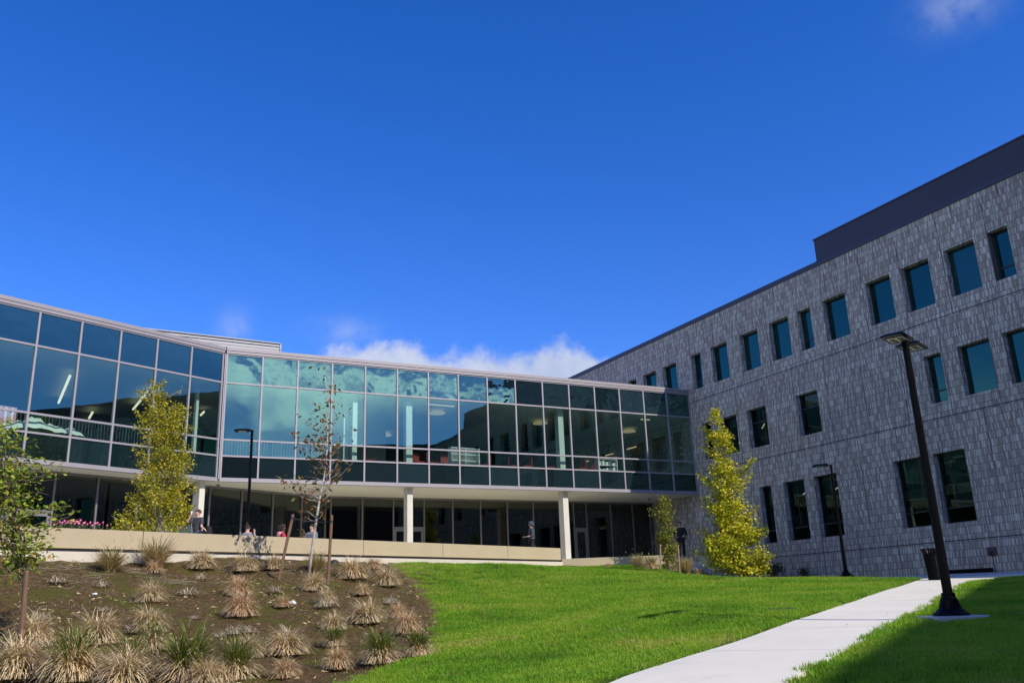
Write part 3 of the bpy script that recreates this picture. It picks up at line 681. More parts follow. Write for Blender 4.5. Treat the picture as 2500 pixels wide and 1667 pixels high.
# ------------------------------------------------------------------ near block on the right (out of frame), added unseen to shade the lawn
def near_block(edge_pt, height, ang, s0=-45, s1=16.5, depth=16):
    o = empty('shade_block', (edge_pt[0], edge_pt[1], -1.5), R(ang), 'plain dark brick block beside the lawn, unseen, added for its shadow and reflection', 'building')
    mb = MB(); mb.box(s0, s1, -depth, 0, 0, height+1.5); mb.build('wall', mat_concrete('brick', (.13, .075, .055), (.10, .06, .05), .4), o)
    mb = MB(); mb.box(s0-.1, s1+.1, -depth-.1, .1, height+1.501, height+1.7); mb.build('coping', M['coping'], o)
SUN_AZ, SUN_EL = -43.5, 38.5
sv = np.array([math.cos(R(SUN_AZ))*math.cos(R(SUN_EL)), math.sin(R(SUN_AZ))*math.cos(R(SUN_EL)), math.sin(R(SUN_EL))])
shade_pt, shade_far = on_ground(2205, 1549.6), on_ground(2422, 1419)
HB = 14.5
tt = (HB+.2-shade_pt[2])/sv[2]; ep = shade_pt+sv*tt
eq = shade_far+sv*((HB+.2-shade_far[2])/sv[2])
near_block(ep, HB, math.degrees(math.atan2(eq[1]-ep[1], eq[0]-ep[0])))

# ------------------------------------------------------------------ terrace walls and stair
SW = empty('seat_wall', tuple(P0), R(51), 'long tan concrete terrace wall in panels, above a pale base', 'wall')
jo = [-18, -14, -9.9, -5.9, -1.9, 2.15, 6.15, 10.1, 13.95, 17.62]
for a, b in zip(jo[:-1], jo[1:]):
    mb = MB(); mb.box(a+.008, b-.008, 0, .42, 1.84, 2.35); mb.build('panel', M['wall_conc'], SW, bevel=.012)
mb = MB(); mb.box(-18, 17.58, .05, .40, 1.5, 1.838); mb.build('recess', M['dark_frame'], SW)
mb = MB(); mb.box(-18, 17.60, -.10, .049, 1.2, 1.755); mb.build('base', M['base_conc'], SW, bevel=.01)
LW = empty('low_wall', tuple(Pe), 0, 'low tan concrete kerb wall right of the long wall, with pale foot', 'wall')
for a, b in ((.03, 2.34), (2.36, 5.2)):
    mb = MB(); mb.box(a, b, 0, .40, 1.55, 1.885); mb.build('panel', M['wall_conc'], LW, bevel=.012)
mb = MB(); mb.box(.03, 5.2, -.12, .42, 1.0, 1.535); mb.build('base', M['base_conc'], LW, bevel=.01)
sp = fr(LW1, np.array([1, 0, 0]), np.array([0, 1, 0]), -.01, .3); q = fr(PC, dR, nR, -1.4, ST_B)
mb = MB(); v = q-sp; L_ = math.hypot(v[0], v[1]); mb.box(.012, L_, -.3, 0, 1.0, 1.88); mb.build('return_panel', M['wall_conc'], LW, loc=tuple((sp-Pe)[:2])+(0,), rz=math.atan2(v[1], v[0]))
ST = empty('stair', tuple(PC), R(AR), 'short concrete stair beside the grey wall, going down behind the yellow tree', 'stair')
for k in range(6):
    mb = MB(); mb.box(-1.4-.36*(k+1)+.001, -1.4-.36*k, ST_A+.26, ST_B-.26, .1, TERR-.16*(k+1)); mb.build('step', M['walk_conc'], ST)
for w in (ST_A, ST_B-.25):
    mb = MB(); x0, x1 = -1.3, -4.2
    for y in (w, w+.25): mb.v += [(x0, y, .0), (x1, y, .0), (x1, y, 1.05), (x0, y, 2.05)]
    mb.f += [(0, 1, 2, 3), (7, 6, 5, 4), (0, 4, 5, 1), (1, 5, 6, 2), (2, 6, 7, 3), (3, 7, 4, 0)]; mb.mi += [0]*6; mb.build('cheek_wall', M['base_conc'], ST)
# ------------------------------------------------------------------ street lamps
def lamp_head(parent, hgt, a, pole_r, drop=.0):
    """flat broad luminaire with bevelled rim on a short curved arm, pointing along local angle a"""
    mb = MB(); L0, L1, w = .10, .64, .18
    rings = [((L0, L1), w, 0.0), ((L0+.02, L1-.01), w*.97, .025), ((L0+.10, L1-.12), w*.62, .075)]
    for (a0, a1), ww, z in rings: mb.v += [(a0, -ww, z), (a1, -ww, z), (a1, ww, z), (a0, ww, z)]
    for i in range(2):
        for j in range(4): q = (j+1) % 4; mb.f.append((i*4+j, i*4+q, i*4+4+q, i*4+4+j)); mb.mi.append(0)
    mb.f += [(8, 9, 10, 11), (3, 2, 1, 0)]; mb.mi += [0, 0]
    mb.tube([(0, 0, -.05), (.03, 0, .02), (.10, 0, .045), (.24, 0, .06)], [pole_r*.8, pole_r*.8, .05, .035], 8)
    h = mb.build('lamp_head', M['black_metal'], parent, loc=(0, 0, hgt), rz=a)
    ln = MB(); ln.box(L0+.12, L1-.14, -.125, .125, -.012, -.001)
    for i in range(4):
        for j in range(2): ln.box(L0+.15+i*.062, L0+.165+i*.062, -.105+j*.115, -.015+j*.115, -.018, -.0125, 1)
    ln.build('lamp_lens', [M['lens'], M['debris']], h); return h
def street_lamp(P, H, r0, r1, heads, label, plinth=True, base_h=.26):
    o = empty('street_lamp', tuple(P), 0, label, 'street lamp', 'black street lamps')
    mb = MB(); mb.tube([(0, 0, 0), (0, 0, H*.5), (0, 0, H-.02)], [r0, (r0+r1)/2, r1], 14); mb.lathe([(r1*1.12, H-.03), (r1*1.12, H+.02), (r1*.8, H+.035)], 14); mb.build('pole', M['black_metal'], o, smooth=False)
    mb = MB(); mb.lathe([(.25, .0), (.25, .025), (.205, .055), (.155, .105), (.12, base_h-.04), (r0*1.35, base_h), (r0*1.35, base_h+.05), (r0*1.02, base_h+.06)], 16); mb.build('base', M['black_metal'], o)
    if plinth: mb = MB(); mb.box(-.37, .37, -.37, .37, -.5, -.001); mb.build('plinth', M['walk_conc'], o, bevel=.015)
    for a in heads: lamp_head(o, H, a, r1)
    return o
B1 = hitpath(2325, 1512); B1[2] = gz(B1[0], B1[1])+.06
top = ray(2214, 838); H1 = top[2]/math.hypot(top[0], top[1])*math.hypot(B1[0], B1[1])-B1[2]
street_lamp(B1, H1, .071, .050, (R(230), R(50)), 'tall black lamp post with two flat heads, nearest, beside the path')
B2 = on_ground(2066, 1404); 
B2 = at(2066, 1404, 33.4); B2[2] = max(gz(B2[0], B2[1]), B2[2]-.05)
top = ray(2033, 1136); H2 = top[2]/math.hypot(top[0], top[1])*math.hypot(B2[0], B2[1])-B2[2]
street_lamp(B2, H2, .066, .038, (R(165),), 'slim black lamp post with one head in front of the grey wall', plinth=False, base_h=.18)
B3 = at(603, 1310, 34.0); B3[2] = TERR
top = ray(613, 1052); H3 = top[2]/math.hypot(top[0], top[1])*34.0-TERR
street_lamp(B3, H3, .060, .050, (R(186),), 'black lamp post with one head in front of the glass, behind the long wall', plinth=False, base_h=.18)

# ------------------------------------------------------------------ litter bin
Bn = at(2287, 1405, 29.6); Bn[2] = gz(Bn[0], Bn[1])+.02
bn = empty('litter_bin', tuple(Bn), 0, 'black steel slatted litter bin at the top of the path', 'litter bin')
hb = .88
mb = MB()
for k in range(26):
    a = 2*math.pi*k/26; c, s_ = math.cos(a), math.sin(a); t = .036
    for (ra, za, rb, zb) in ((.235, .06, .275, hb-.12), (.275, hb-.12, .335, hb)):
        p = [(ra*c-t*.5*s_, ra*s_+t*.5*c, za), (ra*c+t*.5*s_, ra*s_-t*.5*c, za), (rb*c+t*.5*s_, rb*s_-t*.5*c, zb), (rb*c-t*.5*s_, rb*s_+t*.5*c, zb)]
        q = [((ra-.008)*c-t*.5*s_, (ra-.008)*s_+t*.5*c, za), ((ra-.008)*c+t*.5*s_, (ra-.008)*s_-t*.5*c, za), ((rb-.008)*c+t*.5*s_, (rb-.008)*s_-t*.5*c, zb), ((rb-.008)*c-t*.5*s_, (rb-.008)*s_+t*.5*c, zb)]
        mb.quad(p[1], p[0], p[3], p[2]); mb.quad(q[0], q[1], q[2], q[3]); mb.quad(p[0], q[0], q[3], p[3]); mb.quad(q[1], p[1], p[2], q[2])
mb.build('slats', M['black_metal'], bn)
mb = MB(); mb.lathe([(.245, 0), (.245, .07), (.23, .075)], 24); mb.build('base', M['black_metal'], bn)
mb = MB(); mb.lathe([(.205, .08), (.235, hb-.14), (.225, hb-.14), (.195, .1)], 20); mb.build('liner', M['debris'], bn)
for z, r_ in ((.30, .245), (hb-.14, .277), (hb-.003, .340)):
    mb = MB(); ring = [(r_*math.cos(2*math.pi*k/28), r_*math.sin(2*math.pi*k/28), z) for k in range(29)]; mb.tube(ring, .011, 6, False); mb.build('ring', M['black_metal'], bn)

# ------------------------------------------------------------------ foliage materials
def leaf_mat(name, stops, trans=.35, rough=.5, tint=(1.0, 1.0, .55, 1)):
    t = NT(name); g = t.n('ShaderNodeNewGeometry'); col = t.ramp(g.outputs['Random Per Island'], stops)
    big = t.noise(t.n('ShaderNodeTexCoord').outputs['Object'], 1.1, 3)
    col = t.mix(1.0, col, t.ramp(big, [(.3, (.80, .86, .8)), (.7, (1.08, 1.03, 1.0))]), 'MULTIPLY')
    p = t.n('ShaderNodeBsdfPrincipled'); t.l(col, p.inputs['Base Color']); p.inputs['Roughness'].default_value = rough; p.inputs['Specular IOR Level'].default_value = .35
    tr = t.n('ShaderNodeBsdfTranslucent'); t.l(t.mix(1.0, col, tint, 'MULTIPLY'), tr.inputs[0])
    mx = t.n('ShaderNodeMixShader'); mx.inputs[0].default_value = trans; t.l(p.outputs[0], mx.inputs[1]); t.l(tr.outputs[0], mx.inputs[2]); t.l(mx.outputs[0], t.out.inputs[0]); return t.m
M['leaf_gold'] = leaf_mat('gold_green_leaf', [(0, (.24, .31, .012)), (.35, (.48, .49, .018)), (.7, (.72, .64, .03)), (.92, (.82, .70, .06)), (1, (.64, .40, .04))], .28)
M['leaf_olive'] = leaf_mat('olive_gold_leaf', [(0, (.15, .18, .010)), (.4, (.34, .33, .014)), (.75, (.54, .46, .022)), (1, (.60, .42, .035))], .28)
M['leaf_green'] = leaf_mat('fresh_green_leaf', [(0, (.10, .18, .012)), (.5, (.24, .34, .025)), (.85, (.46, .50, .06)), (1, (.46, .26, .05))], .28)
M['leaf_rust'] = leaf_mat('rust_green_leaf', [(0, (.075, .085, .015)), (.4, (.17, .15, .025)), (.6, (.24, .12, .04)), (1, (.26, .085, .04))], .25)
M['leaf_soft'] = leaf_mat('soft_green_leaf', [(0, (.12, .15, .02)), (.5, (.24, .26, .035)), (1, (.42, .38, .06))], .25)
M['leaf_dark'] = leaf_mat('dark_shrub_leaf', [(0, (.018, .024, .010)), (1, (.05, .045, .02))], .2)
def add_leaf(mb, p, size, rg, elong=1.0, droop=.0, lobed=False):
    d = rg.normal(0, 1, 3); d[2] = d[2]*.6-droop; d /= np.linalg.norm(d)+1e-9
    n = rg.normal(0, 1, 3); n[2] += .8; s_ = np.cross(d, n); s_ /= np.linalg.norm(s_)+1e-9
    n = np.cross(s_, d)
    L = size*elong; w = size*.36; k = len(mb.v); f = n*(size*.10)
    mb.v += [tuple(p), tuple(p+d*L*.45+s_*w+f), tuple(p+d*L), tuple(p+d*L*.45-s_*w+f)]
    mb.f += [(k, k+1, k+2), (k, k+2, k+3)]; mb.mi += [0, 0]

def px_tree(name, label, base, dist, profile, tips, trunk_px, mats, n_leaf, leaf, seed, r0, trunk_top=1, elong=1.3, depth=.85, cluster=.17, droop=.1, group=None, open_=.0, bark_branch=True, low=None, leafc=1):
    """tree measured from the photo: profile = (y, xl, xr) rows of the crown, tips = branch ends (x, y), trunk_px = trunk line"""
    rg = np.random.default_rng(seed)
    base = np.array(base, float); root = empty(name, tuple(base), 0, label, 'tree', group)
    r_ = ray(*trunk_px[0]); az = math.atan2(r_[1], r_[0]); view = np.array([math.cos(az), math.sin(az), 0]); side = np.array([view[1], -view[0], 0])
    def P(x, y, dep=0.0):
        q = hitplane_v(x, y, base, side); return q-base+view*dep
    tr = [P(*t) for t in trunk_px]; tr[0] = np.zeros(3)-np.array([0, 0, .1])
    mb = MB(); nT = len(tr); rad = [r0*(1-.86*(i/(nT-1))) for i in range(nT)]; mb.tube(tr, rad, 9)
    def trunk_at(z):
        for a, b in zip(tr[:-1], tr[1:]):
            if a[2] <= z <= b[2]: return a+(b-a)*((z-a[2])/(b[2]-a[2]+1e-9))
        return tr[-1] if z > tr[-1][2] else tr[0]
    ys = np.array([p[0] for p in profile], float); xl = np.array([p[1] for p in profile], float); xr = np.array([p[2] for p in profile], float)
    ends = []
    area = (xr-xl); cum = np.r_[0, np.cumsum((area[1:]+area[:-1])/2*np.diff(ys))]
    nb = int(n_leaf/ (55 if leafc == 1 else leafc))
    for k in range(nb):
        c = rg.uniform(0, cum[-1]); y = np.interp(c, cum, ys); l_, r2 = np.interp(y, ys, xl), np.interp(y, ys, xr)
        mid, hw = (l_+r2)/2, (r2-l_)/2
        a = rg.uniform(0, 2*math.pi); q = math.sqrt(rg.uniform(.03, 1)); 
        w3 = hw*dist/F_PX
        ends.append(P(mid+hw*q*math.cos(a)*.93, y, w3*depth*q*math.sin(a)))
    for t in tips:
        ends.append(P(t[0], t[1], rg.uniform(-.25, .25)))
    tips_n = len(tips)
    cr = MB(); per = max(3, int(n_leaf/len(ends)))
    for i, e in enumerate(ends):
        tip = i >= len(ends)-tips_n
        hz = math.hypot(e[0], e[1]); z0 = max(.25*tr[-1][2]*.3, e[2]-hz*rg.uniform(.7, 1.15)) if low is None else max(low, e[2]-hz*rg.uniform(.35, .8))
        s0 = trunk_at(min(z0, tr[-1][2]*.97)); mid = s0+(e-s0)*.5+np.array([rg.normal(0, .06), rg.normal(0, .06), rg.normal(-.03, .06)])
        if tip or rg.uniform() < (.55 if bark_branch else .2):
            br = r0*.26*(1-.5*z0/(tr[-1][2]+.1)); mb.tube([s0, mid, e], [br, br*.6, br*.22], 5)
        m_ = per if not tip else int(per*1.1)
        m_ = max(2, int(m_*rg.uniform(1-.75*open_, 1+.6*open_)))
        along = rg.uniform(.0, 1, m_)
        for a in along:
            if tip or rg.uniform() < .35: c = mid+(e-mid)*a
            else: c = e
            sp = cluster*(.55 if tip else 1)
            add_leaf(cr, c+rg.normal(0, sp, 3)*np.array([1, 1, .75]), leaf*rg.uniform(.65, 1.3), rg, elong, droop)
    mb.build('trunk', mats[0], root, smooth=True); cr.build('crown', mats[1], root); return root

# golden tree in front of the grey block
b1 = at(1812, 1415, 34.5); b1[2] = gz(b1[0], b1[1])
px_tree('tree', 'golden green young tree in front of the grey wall, ragged and lit by the sun', b1, 34.5,
    [(1012, 1738, 1752), (1040, 1722, 1775), (1070, 1728, 1778), (1100, 1736, 1790), (1128, 1742, 1790), (1150, 1752, 1788), (1170, 1742, 1812), (1200, 1726, 1828), (1235, 1722, 1832), (1265, 1740, 1838), (1290, 1735, 1848), (1310, 1718, 1852), (1340, 1708, 1866), (1370, 1712, 1876), (1392, 1730, 1876), (1406, 1770, 1845)],
    [(1745, 1000), (1716, 1044), (1790, 1060), (1712, 1088), (1792, 1098), (1735, 1138), (1706, 1156), (1722, 1166), (1845, 1118), (1838, 1150), (1815, 1140), (1712, 1212), (1718, 1250), (1850, 1238), (1850, 1262), (1700, 1293), (1712, 1288), (1728, 1292), (1868, 1285), (1866, 1300), (1692, 1345), (1715, 1322), (1884, 1356), (1870, 1350), (1868, 1372), (1858, 1402), (1720, 1320), (1850, 1286)],
    [(1812, 1414), (1800, 1370), (1790, 1290), (1782, 1220), (1770, 1150), (1758, 1080), (1747, 1010)], (M['bark'], M['leaf_gold']), 19000, .085, 3, .088, cluster=.13, elong=1.15, open_=.9, leafc=100)
mb = MB(); mb.lathe([(.62, -.04), (.55, .02), (.25, .05)], 18); o = mb.build('mulch_ring', simple('mulch', (.16, .06, .03), (.09, .035, .02), 12, .95, 0, .6, 40), loc=(b1[0], b1[1], b1[2])); tag(o, 'ring of red mulch at the foot of the golden tree', 'mulch')
# golden tree on the terrace, left
b2 = at(390, 1310, 31.5); b2[2] = TERR
px_tree('tree', 'olive gold cone-shaped tree in front of the left glass, behind the long wall', b2, 31.5,
    [(935, 352, 368), (960, 345, 385), (985, 345, 415), (1005, 355, 445), (1030, 345, 458), (1060, 342, 465), (1095, 345, 462), (1130, 338, 462), (1165, 330, 465), (1195, 318, 470), (1225, 302, 474), (1255, 290, 470), (1285, 280, 464), (1310, 276, 460)],
    [(366, 928), (402, 928), (340, 952), (402, 958), (444, 955), (440, 985), (335, 1005), (464, 1012), (458, 995), (328, 1038), (468, 1045), (324, 1088), (472, 1092), (335, 1120), (470, 1130), (320, 1165), (306, 1200), (484, 1190), (300, 1240), (272, 1258), (288, 1255), (470, 1236), (275, 1290)],
    [(395, 1320), (396, 1240), (398, 1160), (392, 1090), (384, 1010), (366, 935)], (M['bark_pale'], M['leaf_olive']), 17000, .075, 4, .085, cluster=.135, elong=1.1, open_=.85, leafc=75)
# thin staked tree, sparse rusty leaves
b3 = at(752, 1413, 26.0); b3[2] = gz(b3[0], b3[1])
px_tree('tree', 'thin pale-barked tree with sparse rusty leaves, tied between two brown stakes', b3, 26.0,
    [(905, 775, 800), (940, 765, 822), (975, 745, 835), (1010, 745, 840), (1040, 725, 842), (1070, 718, 838), (1100, 722, 850), (1130, 735, 848), (1160, 705, 845), (1190, 690, 835), (1215, 740, 800)],
    [(757, 892), (782, 897), (822, 928), (748, 932), (835, 965), (851, 993), (722, 1010), (735, 1030), (707, 1060), (866, 1040), (861, 1062), (720, 1080), (714, 1066), (845, 1075), (862, 1130), (748, 1118), (760, 1130), (833, 1152), (815, 1168), (672, 1162), (668, 1180), (690, 1178), (714, 1170), (727, 1193), (755, 1235), (725, 1250), (735, 1286), (790, 1248), (812, 1196), (800, 1222), (745, 1258), (700, 1198)],
    [(752, 1413), (762, 1340), (772, 1270), (781, 1215), (791, 1165), (798, 1100), (800, 1030), (799, 960), (792, 905)], (M['bark_pale'], M['leaf_rust']), 680, .115, 8, .046, elong=1.25, cluster=.13, open_=.9, droop=.7, low=.9, leafc=8)
# foreground tree cut by the left edge
b4 = at(52, 1600, 18.8); b4[2] = gz(b4[0], b4[1])
px_tree('tree', 'green leafy young tree at the left edge with branches over the bank', b4, 18.8,
    [(1035, -40, 18), (1065, -60, 30), (1100, -80, 55), (1140, -90, 85), (1180, -90, 95), (1220, -85, 85), (1250, -90, 95), (1280, -70, 80), (1310, -40, 105), (1340, 15, 105), (1370, -10, 105), (1395, 20, 60)],
    [(10, 1036), (85, 1078), (60, 1062), (30, 1040), (95, 1135), (142, 1142), (158, 1137), (120, 1160), (140, 1165), (75, 1110), (100, 1200), (125, 1210), (120, 1238), (170, 1232), (195, 1245), (198, 1262), (170, 1262), (150, 1240), (128, 1275), (105, 1300), (120, 1320), (112, 1285), (130, 1335), (60, 1300), (130, 1375), (30, 1400), (90, 1360), (20, 1345)],
    [(52, 1600), (58, 1500), (62, 1400), (50, 1320), (32, 1240), (10, 1150), (-8, 1060)], (M['bark'], M['leaf_green']), 3000, .075, 6, .058, elong=1.3, cluster=.16, open_=.9, low=.9, leafc=14)
# sapling by the low wall
b5 = at(1630, 1393, 39.1); b5[2] = gz(b5[0], b5[1])
px_tree('tree', 'small feathery sapling between two thin stakes by the low wall', b5, 38.6,
    [(1214, 1612, 1622), (1235, 1602, 1638), (1255, 1592, 1644), (1272, 1605, 1640), (1290, 1618, 1636), (1305, 1605, 1645), (1325, 1604, 1652), (1345, 1608, 1652), (1375, 1620, 1646)],
    [(1615, 1212), (1637, 1222), (1583, 1240), (1588, 1256), (1644, 1248), (1648, 1285), (1600, 1312), (1655, 1330)],
    [(1630, 1393), (1630, 1340), (1627, 1295), (1622, 1265), (1618, 1222)], (M['bark_pale'], M['leaf_soft']), 5200, .060, 9, .028, cluster=.10, elong=1.6, open_=.6)
# stakes
def stake(x0, y0, x1, y1, d, r_, mat, label, group):
    b = at(x0, y0, d); b[2] = gz(b[0], b[1]); view = b[:3].copy(); view[2] = 0; view /= np.linalg.norm(view); side = np.array([view[1], -view[0], 0])
    t = hitplane_v(x1, y1, b, side)-b
    mb = MB(); mb.tube([-.15*t/np.linalg.norm(t), t*.5, t*.985, t], [r_*1.03, r_, r_*.97, r_*.8], 9); o = mb.build('stake', mat, loc=tuple(b)); tag(o, label, 'stake', group); return b, t
sA, tA = stake(679, 1428, 715.5, 1255, 25.6, .042, M['wood_stake'], 'brown round stake leaning right, left of the rusty tree', 'brown tree stakes')
sB, tB = stake(800.5, 1432, 810, 1257, 25.6, .042, M['wood_stake'], 'brown round stake, upright, right of the rusty tree', 'brown tree stakes')
stake(47, 1600, 66, 1392, 18.4, .04, M['wood_stake'], 'brown stake of the leafy tree at the left edge', 'brown tree stakes')
stake(1613, 1393, 1612, 1328, 38.3, .028, M['stake_pale'], 'thin pale stake left of the small sapling', 'pale sapling stakes')
stake(1660, 1398, 1655, 1330, 38.0, .028, M['stake_pale'], 'thin pale stake right of the small sapling', 'pale sapling stakes')
tk = hitplane_v(777, 1262, b3, np.array([1, 0, 0.])); 
a0 = sA+tA*.94; a1 = sB+tB*.90
mb = MB(); mid = np.array([tk[0], tk[1], (a0[2]+a1[2])/2-.02]); 
for off in (-.02, .02): mb.tube([a0+[0, off, 0], (a0+mid)/2+[0, off, -.03], mid+[0, off*3, 0], (a1+mid)/2+[0, off, -.03], a1+[0, off, 0]], .012, 5)
for c_ in (a0, a1): mb.lathe([(.047, -.03), (.05, 0), (.047, .03)], 10, tuple(c_))
o = mb.build('tree_tie', M['strap']); tag(o, 'black strap tying the rusty tree to both stakes', 'strap')

# ------------------------------------------------------------------ ornamental grasses on the bank
def blade_mat(name, stops, trans=.16):
    return leaf_mat(name, stops, trans, .6, (1.0, .92, .78, 1))
M['straw'] = blade_mat('straw_blade', [(0, (.58, .43, .22)), (.5, (.78, .60, .34)), (.85, (.86, .71, .44)), (1, (.66, .44, .25))])
M['russet'] = blade_mat('russet_blade', [(0, (.54, .35, .19)), (.6, (.76, .52, .30)), (1, (.84, .65, .42))])
M['pale_dry'] = blade_mat('pale_dry_blade', [(0, (.46, .38, .28)), (.6, (.64, .54, .41)), (1, (.76, .67, .54))])
M['gblade'] = blade_mat('green_blade', [(0, (.07, .11, .015)), (.6, (.16, .21, .03)), (1, (.34, .33, .07))])
M['seed'] = blade_mat('seed_head', [(0, (.38, .28, .17)), (1, (.55, .44, .30))])
def clump_mesh(kind, seed, n):
    """a fountain of arching blades: steep in the heart, drooping to the ground at the rim"""
    rg = np.random.default_rng(seed); mb = MB()
    for i in range(n):
        az = rg.uniform(0, 2*math.pi); q = rg.uniform(0, 1)
        green = (kind == 'green' and q < .55 and rg.uniform() < .85) or (kind == 'mixed' and q < .40 and rg.uniform() < .5) or (kind == 'tall' and rg.uniform() < .25)
        th = math.radians(90-48*q**1.1+rg.normal(0, 7)); L = .66*rg.uniform(.75, 1.15)*(1-.12*q)
        if kind == 'tall': th = math.radians(88-36*q+rg.normal(0, 5)); L *= 1.1
        if kind == 'dry': th = math.radians(rg.uniform(5, 80)); L = .40*rg.uniform(.5, 1.2)
        if green: L *= 1.08
        kap = (.25+.24*rg.uniform())*(1 if kind != 'tall' else .55)*(1 if not green else .7)
        br = .10*math.sqrt(rg.uniform()); ba = rg.uniform(0, 2*math.pi); p = np.array([br*math.cos(ba), br*math.sin(ba), -.03])
        d = np.array([math.cos(az), math.sin(az), 0]); s_ = np.array([-d[1], d[0], 0]); w = rg.uniform(.0045, .0085); prev = None; seg = 5
        mi = 1 if green else (2 if rg.uniform() < .16 else 0); tw = rg.normal(0, .16)
        for k in range(seg+1):
            ww = w*(1-.6*(k/seg)**2); a, b = p-s_*ww, p+s_*ww
            if prev is not None: mb.quad(prev[0], prev[1], b, a, mi)
            prev = (a, b); p = p+(d*math.cos(th)+np.array([0, 0, 1])*math.sin(th)+s_*tw)*L/seg; th -= kap
            if p[2] < .012: p[2] = .012
        if kind in ('green', 'tall', 'mixed') and rg.uniform() < .035:
            c = p.copy()
            for j in range(6):
                o2 = rg.normal(0, .009, 3); u = d*.5*math.cos(th)+np.array([0, 0, .8]); e = c+u*j*.014+o2; mb.quad(e-s_*.006, e+s_*.006, e+u*.022+s_*.004, e+u*.022-s_*.004, 3)
    return mb
def clump_meshes():
    out = {}
    for kind, n, mats in (('straw', 1050, ('straw', 'gblade', 'pale_dry', 'seed')), ('russet', 950, ('russet', 'gblade', 'straw', 'seed')), ('green', 1100, ('straw', 'gblade', 'pale_dry', 'seed')),
                          ('mixed', 1000, ('straw', 'gblade', 'russet', 'seed')), ('dry', 150, ('pale_dry', 'gblade', 'straw', 'seed')), ('tall', 620, ('straw', 'gblade', 'russet', 'seed'))):
        out[kind] = [clump_mesh(kind, 100+s_+len(kind)*7, n).mesh('grass_'+kind, [M[x] for x in mats]) for s_ in range(3 if kind != 'dry' else 4)]
    return out
CM = clump_meshes()
